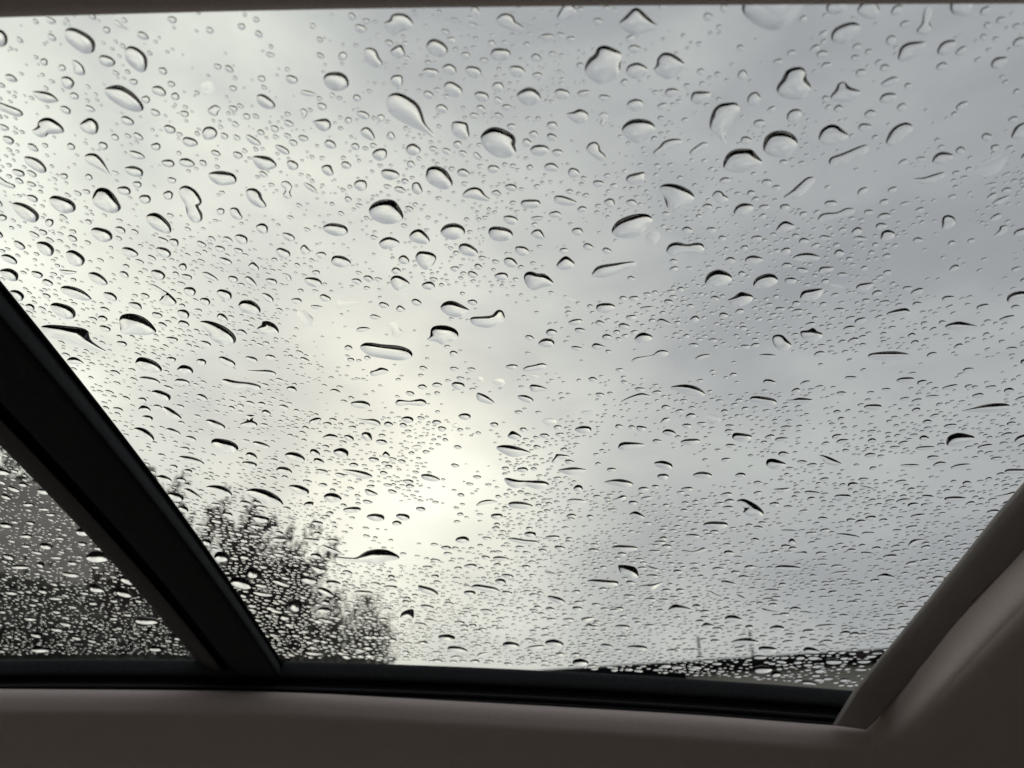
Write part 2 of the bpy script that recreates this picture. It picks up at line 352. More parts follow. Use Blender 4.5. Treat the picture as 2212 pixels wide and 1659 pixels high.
# dark clipped hedge under the trees
def hedge():
    root = empty('hedge', pol(-38, 6.2)); tag(root, 'dense dark green hedge low behind the rear pane', 'hedge', 'trees and shrubs beyond the car')
    off = -np.array(root.location); P, D = [], []
    V, Fc = [], []
    for k in range(9000):
        az_ = RNG.uniform(-66, -21); d_ = 6.2 + RNG.uniform(-0.6, 0.6); tp = 16.4 + 0.5 * math.sin(az_ * 0.5) + 0.4 * math.sin(az_ * 1.3) - 0.35 * max(0, az_ + 29)
        z_ = el_z(tp, d_) * RNG.uniform(0.02, 1.0); P.append(pol(az_, d_, z_)); D.append(RNG.normal(size=3) * .8 + [0, 0, .5])
    for az_ in range(-64, -22, 4):
        v, f = tube([pol(az_, 6.2), pol(az_ + RNG.uniform(-1, 1), 6.2, 1.2), pol(az_ + RNG.uniform(-2, 2), 6.3, 2.4)], [0.04, 0.03, 0.01], 6)
        b_ = len(V); V += [q + off for q in v]; Fc += [tuple(i + b_ for i in x) for x in f]
    LV, LQ = leaf_cloud(np.array(P), np.array(D), 0.048, 1.5, 6, 0.09)
    leaves('foliage', LV, LQ, M_HEDGE, root, off); mesh('stems', V, Fc, M_BARK, root, True)
hedge()
# feathery clump of tall thin stalks
def clump():
    root = empty('feathery_shrub', pol(-14.2, 5.2)); tag(root, 'pale feathery clump of tall thin stalks beside the plum tree', 'shrub', 'trees and shrubs beyond the car')
    off = -np.array(root.location); V, Fc = [], []; P, D = [], []
    for k in range(70):
        az_ = RNG.normal(-15.2, 1.8); d_ = 5.2 + RNG.uniform(-0.5, 0.5); te = 21.6 - 0.7 * abs(az_ + 13.9) - abs(RNG.normal()) * 1.7
        te -= 1.7 * max(0, az_ + 14.6)
        if az_ > -10.2: continue
        b0 = pol(az_ - 0.25 * (az_ + 14.6), d_); tp = pol(az_ + 0.55 + RNG.normal() * 0.5, d_, el_z(max(te, 14), d_))
        md_ = (b0 + tp) / 2 + np.array([RNG.normal() * .04, RNG.normal() * .04, 0.1])
        pts = [(1 - s_) ** 2 * b0 + 2 * s_ * (1 - s_) * md_ + s_ * s_ * tp for s_ in np.linspace(0, 1, 7)]
        v, f = tube(pts, list(np.linspace(0.006, 0.0015, 7)), 4); b_ = len(V); V += [q + off for q in v]; Fc += [tuple(i + b_ for i in x) for x in f]
        ax = tp - md_; ax /= np.linalg.norm(ax)
        for s_ in RNG.uniform(0.50, 1.0, 42):
            P.append((1 - s_) ** 2 * b0 + 2 * s_ * (1 - s_) * md_ + s_ * s_ * tp); D.append(ax * 1.4 + RNG.normal(size=3) * 0.25)
    mesh('stalks', V, Fc, M_OLIVE, root, True)
    LV, LQ = leaf_cloud(np.array(P), np.array(D), 0.010, 7.0, 2, 0.02)
    leaves('plumes', LV, LQ, M_OLIVE, root, off)
clump()

# ------------------------------------------------------------------ the car: roof and cabin
car = empty('car', (0, 0, 0)); tag(car, 'car seen from inside, beige headliner round a wet glass roof with a black crossbar', 'car')
def surf_uv(u, v, dz): return np.array([u * S, v * S, zsurf(u * S, v * S, dz)])
def pane(name, u0, u1, v0, v1, nu, nv):
    us = np.linspace(u0, u1, nu); vs_ = np.linspace(v0, v1, nv); V, Fc = [], []
    for dz in (0.0, -0.004):
        for v in vs_:
            for u in us: V.append(surf_uv(u, v, dz))
    N = nu * nv
    for j in range(nv - 1):
        for i in range(nu - 1):
            a = j * nu + i; Fc.append((a, a + nu, a + nu + 1, a + 1)); Fc.append((N + a, N + a + 1, N + a + nu + 1, N + a + nu))
    for i in range(nu - 1):
        Fc.append((i, i + 1, N + i + 1, N + i)); q = (nv - 1) * nu + i; Fc.append((q + 1, q, N + q, N + q + 1))
    for j in range(nv - 1):
        q = j * nu; Fc.append((q + nu, q, N + q, N + q + nu)); q += nu - 1; Fc.append((q, q + nu, N + q + nu, N + q))
    o = mesh(name, V, Fc, M_GLASS, car, True)
    fl = np.ones(len(Fc), bool); fl[2 * (nu - 1) * (nv - 1):] = False
    o.data.polygons.foreach_set('use_smooth', fl)
    at = o.data.attributes.new('sharp_edge', 'BOOLEAN', 'EDGE')
    ev = np.zeros(len(o.data.edges) * 2, 'i4'); o.data.edges.foreach_get('vertices', ev); ev = ev.reshape(-1, 2) % N
    ii, jj = ev % nu, ev // nu
    bd = ((ii[:, 0] == ii[:, 1]) & ((ii[:, 0] == 0) | (ii[:, 0] == nu - 1))) | ((jj[:, 0] == jj[:, 1]) & ((jj[:, 0] == 0) | (jj[:, 0] == nv - 1)))
    at.data.foreach_set('value', bd); return o
V0, V1 = 0.36, 3.075
p = pane('glass_pane', -1.20, 1.45, V0, V1, 40, 40); p['label'] = 'large front roof pane covered in raindrops'
p = pane('glass_pane', -4.2, -1.23, V0, V1, 30, 40); p['label'] = 'rear roof pane behind the crossbar covered in fine raindrops'

def sweep_v(name, prof, material, parent, v0=0.30, v1=3.06, n=34):
    rows = []
    for (ua, dz) in prof:
        rows.append([surf_uv(ua * (1 - dz / S), v, dz) for v in np.linspace(v0, v1, n)])
    return loft(name, rows, material, parent, closed=True)
mm = 0.001
bar = sweep_v('crossbar', [(-1.1050, .0190), (-1.14, .0222), (-1.17, .0226), (-1.23, .0224), (-1.268, .0208), (-1.274, .0185), (-1.276, .002), (-1.1050, .002)], M_BLACK, car)
for f_ in bar.data.polygons: f_.use_smooth = len(f_.vertices) == 4
e_ = sweep_v('edge_seal', [(-1.050, .0003), (-1.0515, .004), (-1.056, .0062), (-1.064, .0065), (-1.066, .0003)], M_RUBBER, bar)
e_ = sweep_v('bevel_trim', [(-1.0645, .006), (-1.075, .0100), (-1.100, .0192), (-1.1085, .0206), (-1.1085, .004), (-1.07, .003)], M_BEVEL, bar)
e_ = sweep_v('groove_seal', [(-1.2765, .009), (-1.295, .0082), (-1.3135, .009), (-1.3135, .003), (-1.2765, .003)], M_RUBBER, bar)
e_ = sweep_v('side_strip', [(-1.314, .0155), (-1.322, .0165), (-1.350, .0150), (-1.366, .0095), (-1.375, .0035), (-1.3755, .0004), (-1.314, .0004)], M_STRIP, bar)

def sweep_u(name, prof, material, parent, u0=-4.2, u1=1.32, n=60):
    rows = [[surf_uv(u, v, dz) for u in np.linspace(u0, u1, n)] for (v, dz) in prof]
    return loft(name, rows, material, parent, closed=True)
rail = sweep_u('side_rail', [(3.075, .0005), (3.062, .022), (3.062, .0275), (3.034, .0285), (3.030, .031), (3.031, .036), (3.040, .038), (3.040, .041), (3.028, .043), (3.028, .060), (3.12, .060), (3.12, .0005)], M_RUBBER, car)
sweep_u('glass_seal', [(3.043, .0004), (3.036, .002), (3.033, .006), (3.033, .0145), (3.038, .0185), (3.0615, .0200), (3.0615, .0004)], M_BLACK, rail)
sweep_u('drain_lip', [(3.0295, .0320), (3.020, .0325), (3.018, .0345), (3.0295, .0352)], M_BLACK, rail)
sweep_u('drain_lip', [(3.0385, .0385), (3.026, .0388), (3.024, .0400), (3.0385, .0406)], M_BLACK, rail)
# rounded corner piece where the crossbar meets the rail
rows = []
for dz in (.0005, .009):
    rows.append([surf_uv(-1.052 + 0.030 * (1 - math.sin(a_)) if False else -1.052 + 0.030 * (1 - math.cos(a_)), 3.045 - 0.060 * (1 - math.sin(a_)), dz) for a_ in np.linspace(0, math.pi / 2, 10)] + [surf_uv(-1.06, 3.06, dz)])
n_ = len(rows[0])
Vc = [q for r in rows for q in r]; Fc = [tuple(range(n_)), tuple(reversed(range(n_, 2 * n_)))] + [(i, (i + 1) % n_, n_ + (i + 1) % n_, n_ + i) for i in range(n_)]
mesh('corner_gusset', Vc, Fc, M_RUBBER, bar)

# headliner round the opening: far side and front corner, read off the photograph's edges
def row(far, far_v, hdr, hdr_dz):
    P = [at_v(x, y, far_v) for x, y in far]
    P += [at_dz(x, y, dz_) for (x, y), dz_ in zip(hdr, hdr_dz if hasattr(hdr_dz, '__len__') else [hdr_dz] * len(hdr))]
    return P
fx = [-1500, -700, 0, 300, 600, 850, 1100, 1300, 1500, 1680, 1800]
def fy(base): return [(x, float(np.interp(x, [-1500, -700, 0, 600, 1100, 1500, 1800], [1490, 1493, 1497, 1502, 1530, 1553, 1577])) + base) for x in fx]
hb = [
 row(fy(-3), 3.05, [(1862, 1576), (1880, 1558), (1962, 1440), (2074, 1285), (2180, 1185), (2390, 960), (2660, 630), (2860, 370)], [.040, .030, .012, .012, .012, .012, .012, .012]),
 row(fy(0), 3.02, [(1868, 1580), (1888, 1566), (1986, 1453), (2105, 1295), (2212, 1200), (2420, 980), (2700, 640), (2900, 380)], [.046, .043, .034, .034, .034, .034, .034, .034]),
 row(fy(0), 2.985, [(1872, 1582), (1896, 1572), (2000, 1458), (2120, 1302), (2228, 1205), (2440, 980), (2720, 640), (2930, 380)], [.047, .046, .040, .040, .040, .040, .040, .040]),
 row(fy(12), 2.972, [(1876, 1594), (1914, 1582), (2026, 1468), (2146, 1318), (2256, 1210), (2470, 985), (2760, 640), (2980, 380)], [.051, .050, .053, .053, .053, .053, .053, .053]),
 row(fy(34), 2.982, [(1882, 1612), (1940, 1590), (2056, 1462), (2176, 1335), (2290, 1225), (2510, 985), (2810, 640), (3040, 380)], [.056, .058, .071, .071, .071, .071, .071, .071]),
 row(fy(40), 2.9855, [(1884, 1618), (1946, 1598), (2065, 1466), (2186, 1340), (2301, 1230), (2522, 985), (2824, 640), (3054, 380)], [.0575, .061, .0718, .0718, .0718, .0718, .0718, .0718]),
 row(fy(66), 3.045, [(1892, 1642), (1970, 1606), (2084, 1470), (2200, 1356), (2320, 1240), (2550, 985), (2860, 640), (3100, 380)], [.062, .064, .080, .080, .080, .080, .080, .080]),
 row(fy(110), 3.14, [(1890, 1680), (2030, 1650), (2160, 1520), (2280, 1400), (2400, 1280), (2640, 1010), (2960, 640), (3220, 380)], [.069, .071, .084, .084, .084, .084, .084, .084]),
 row(fy(180), 3.27, [(1920, 1750), (2140, 1730), (2320, 1640), (2460, 1520), (2600, 1380), (2860, 1050), (3220, 640), (3500, 380)], [.083, .084, .087, .087, .087, .087, .087, .087]),
 row(fy(300), 3.40, [(1960, 1880), (2280, 1880), (2620, 1850), (2900, 1740), (3100, 1560), (3400, 1150), (3800, 640), (4200, 380)], [.11, .10, .084, .081, .081, .081, .081, .081]),
 row(fy(470), 3.55, [(2000, 2050), (2440, 2050), (2980, 2080), (3500, 2080), (3900, 1900), (4300, 1300), (4700, 640), (5000, 380)], [.16, .13, .11, .096, .096, .096, .096, .096]),
]
def carry_on(r, vs_=(0.9, 0.55, 0.2)):               # beyond the frame the edge runs on to the near side of the roof
    q = r[-1]; dz = zsurf(q[0], q[1]) - q[2]
    return r + [np.array([q[0], v * S, zsurf(q[0], v * S, dz)]) for v in vs_ if v * S < q[1] - 0.02]
hb = [carry_on(r, (0.35, 0.18)) for r in hb]
for r_ in hb:
    for i_, p_ in enumerate(r_):
        p_[1] = min(p_[1], 1.16); p_[0] = min(max(p_[0], -1.5), 1.25)
head = loft('headliner', hb, M_HEAD, car, sub=2, solid=0.004)
nb = []
nx = [-2400, -900, 0, 560, 1100, 1650, 2212, 3000, 4200]
ny = [90, 62, 38, 22, 14, 10, 8, 5, 0]
for dy, dz in ((0, .002), (0, .022), (-8, .030), (-40, .037), (-160, .045), (-420, .055)):
    nb.append([at_dz(x, y + dy, dz) for x, y in zip(nx, ny)])
last = nb[-1]
nb.append([np.array([p_[0], -0.15, zsurf(p_[0], -0.1, .07)]) for p_ in last]); nb.append([np.array([p_[0], -0.36, zsurf(p_[0], -0.3, .13)]) for p_ in last])
for r_ in nb:
    for p_ in r_: p_[0] = min(max(p_[0], -1.5), 1.25)
o = loft('headliner', nb, M_HEAD, car, sub=2, solid=0.004); o['label'] = 'out of focus headliner edge close overhead'

# sunshade pull bar
E0 = [(1797, 1566), (1808, 1548), (1842, 1493), (1920, 1397), (2000, 1300), (2078, 1203), (2155, 1106), (2212, 1040), (2400, 800), (2600, 520), (2800, 200)]
AA = [(1870, 1577), (1890, 1553), (1936, 1501), (1984, 1450), (2045, 1372), (2105, 1292), (2160, 1240), (2212, 1196), (2420, 976), (2700, 640), (2900, 380)]
def mix(k): return [(a[0] + (b_[0] - a[0]) * k, a[1] + (b_[1] - a[1]) * k) for a, b_ in zip(E0, AA)]
def bar_pt(x, y, dz):                                 # the bar bows down to its slide block at the foot
    v = at_dz(x, y, dz)[1] / S; lim = 2.96 + (0.02 if dz < 0.016 else 0.0)
    return at_v(x, y, lim - math.log1p(math.exp(min(40, (lim - v) * 7.0))) / 7.0)
sb = [[bar_pt(x, y, dz) for x, y in pts] for pts, dz in ((E0, .0115), (mix(.04), .0150), (mix(.12), .0185), (mix(.35), .0245), (mix(.75), .0320), (mix(1.0), .0365))]
sb = [carry_on(r, (0.35, 0.18)) for r in sb]
sb.append([p_ + [0.012, 0, 0.010] for p_ in sb[-1]]); sb.append([p_ + [0.02, 0, 0.004] for p_ in sb[0]])
shade = loft('sunshade_bar', sb, M_TRIM, car, closed=True)
for f_ in shade.data.polygons: f_.use_smooth = len(f_.vertices) == 4
mdb = shade.modifiers.new('b', 'BEVEL'); mdb.width = 0.003; mdb.segments = 3; mdb.limit_method = 'ANGLE'; mdb.angle_limit = math.radians(50)
# dark slot the bar slides in
ft = [at_dz(1800, 1570, .040), at_dz(1876, 1580, .041)]
sl = [[ft[0] + [0, 0.0, 0], ft[1] + [0.0, 0.0, 0]], [ft[0] + [0, .02, -0.002], ft[1] + [0, .02, -0.002]], [ft[0] + [0, .02, .02], ft[1] + [0, .02, .02]], [ft[0] + [0, 0, .004], ft[1] + [0, 0, .004]]]
loft('slide_block', sl, M_RUBBER, shade, closed=True, smooth=False)

# roof shell outside and the rest of the cabin
def grid_sheet(name, us, vs_, dzf, material, keep, th):
    V, Fc = [], []
    for v in vs_:
        for u in us: V.append(surf_uv(u, v, dzf(u, v)))
    nu = len(us)
    for j in range(len(vs_) - 1):
        for i in range(nu - 1):
            if keep((us[i] + us[i + 1]) / 2, (vs_[j] + vs_[j + 1]) / 2):
                a = j * nu + i; Fc.append((a, a + 1, a + nu + 1, a + nu))
    o = mesh(name, V, Fc, material, car, True); md = o.modifiers.new('s', 'SOLIDIFY'); md.thickness = th; md.offset = -1; return o
us = [-4.9, -4.6, -4.25, -3.0, -2.0, -1.0, 0.0, 1.0, 1.5, 2.2, 3.0, 3.9]; vs_ = [-1.2, -0.8, -0.4, 0.0, 0.355, 1.0, 1.7, 2.4, 3.08, 3.3, 3.6, 3.9, 4.1]
grid_sheet('roof_skin', us, vs_, lambda u, v: -0.003 + 0.09 * max(0, v - 3.55) ** 1.5 + 0.09 * max(0, -0.5 - v) ** 1.5, M_PAINT, lambda u, v: not (-4.25 < u < 1.5 and 0.355 < v < 3.08), 0.004)
box('floor_pan', (-1.7, -0.42, 0.25), (1.9, 1.34, 0.30), M_DARK, car)
for y0, y1 in ((1.28, 1.34), (-0.42, -0.36)):
    d_ = box('door', (-1.7, y0, 0.302), (1.3, y1, 0.86), M_DOOR, car)
    box('window_pane', (-1.6, (y0 + y1) / 2 - .002, 0.862), (1.1, (y0 + y1) / 2 + .002, 1.29), M_GLASS, d_)
    box('roof_side_rail', (-1.7, y0, 1.292), (1.3, y1, 1.42), M_HEAD, car)
box('rear_bulkhead', (-1.76, -0.42, 0.302), (-1.702, 1.34, 1.0), M_DARK, car)
box('roof_rear_rail', (-1.76, -0.42, 1.3), (-1.702, 1.34, 1.6), M_HEAD, car)
box('dashboard', (1.3, -0.355, 0.5), (1.85, 1.275, 0.92), M_DARK, car)
mesh('windscreen', [(1.86, -.36, .93), (1.86, 1.28, .93), (1.26, 1.28, 1.40), (1.26, -.36, 1.40), (1.865, -.36, .935), (1.865, 1.28, .935), (1.265, 1.28, 1.405), (1.265, -.36, 1.405)], [(0, 1, 2, 3), (7, 6, 5, 4), (0, 4, 5, 1), (2, 6, 7, 3)], M_GLASS, car)
for yy in (0.0, 0.62):
    box('seat', (-0.75, yy - .1, 0.31), (-0.15, yy + .42, 0.52), M_SEAT, car); box('seat_back', (-0.95, yy - .1, 0.31), (-0.752, yy + .42, 0.98), M_SEAT, car)

CONTACT, FLATK = 37.0, 0.34
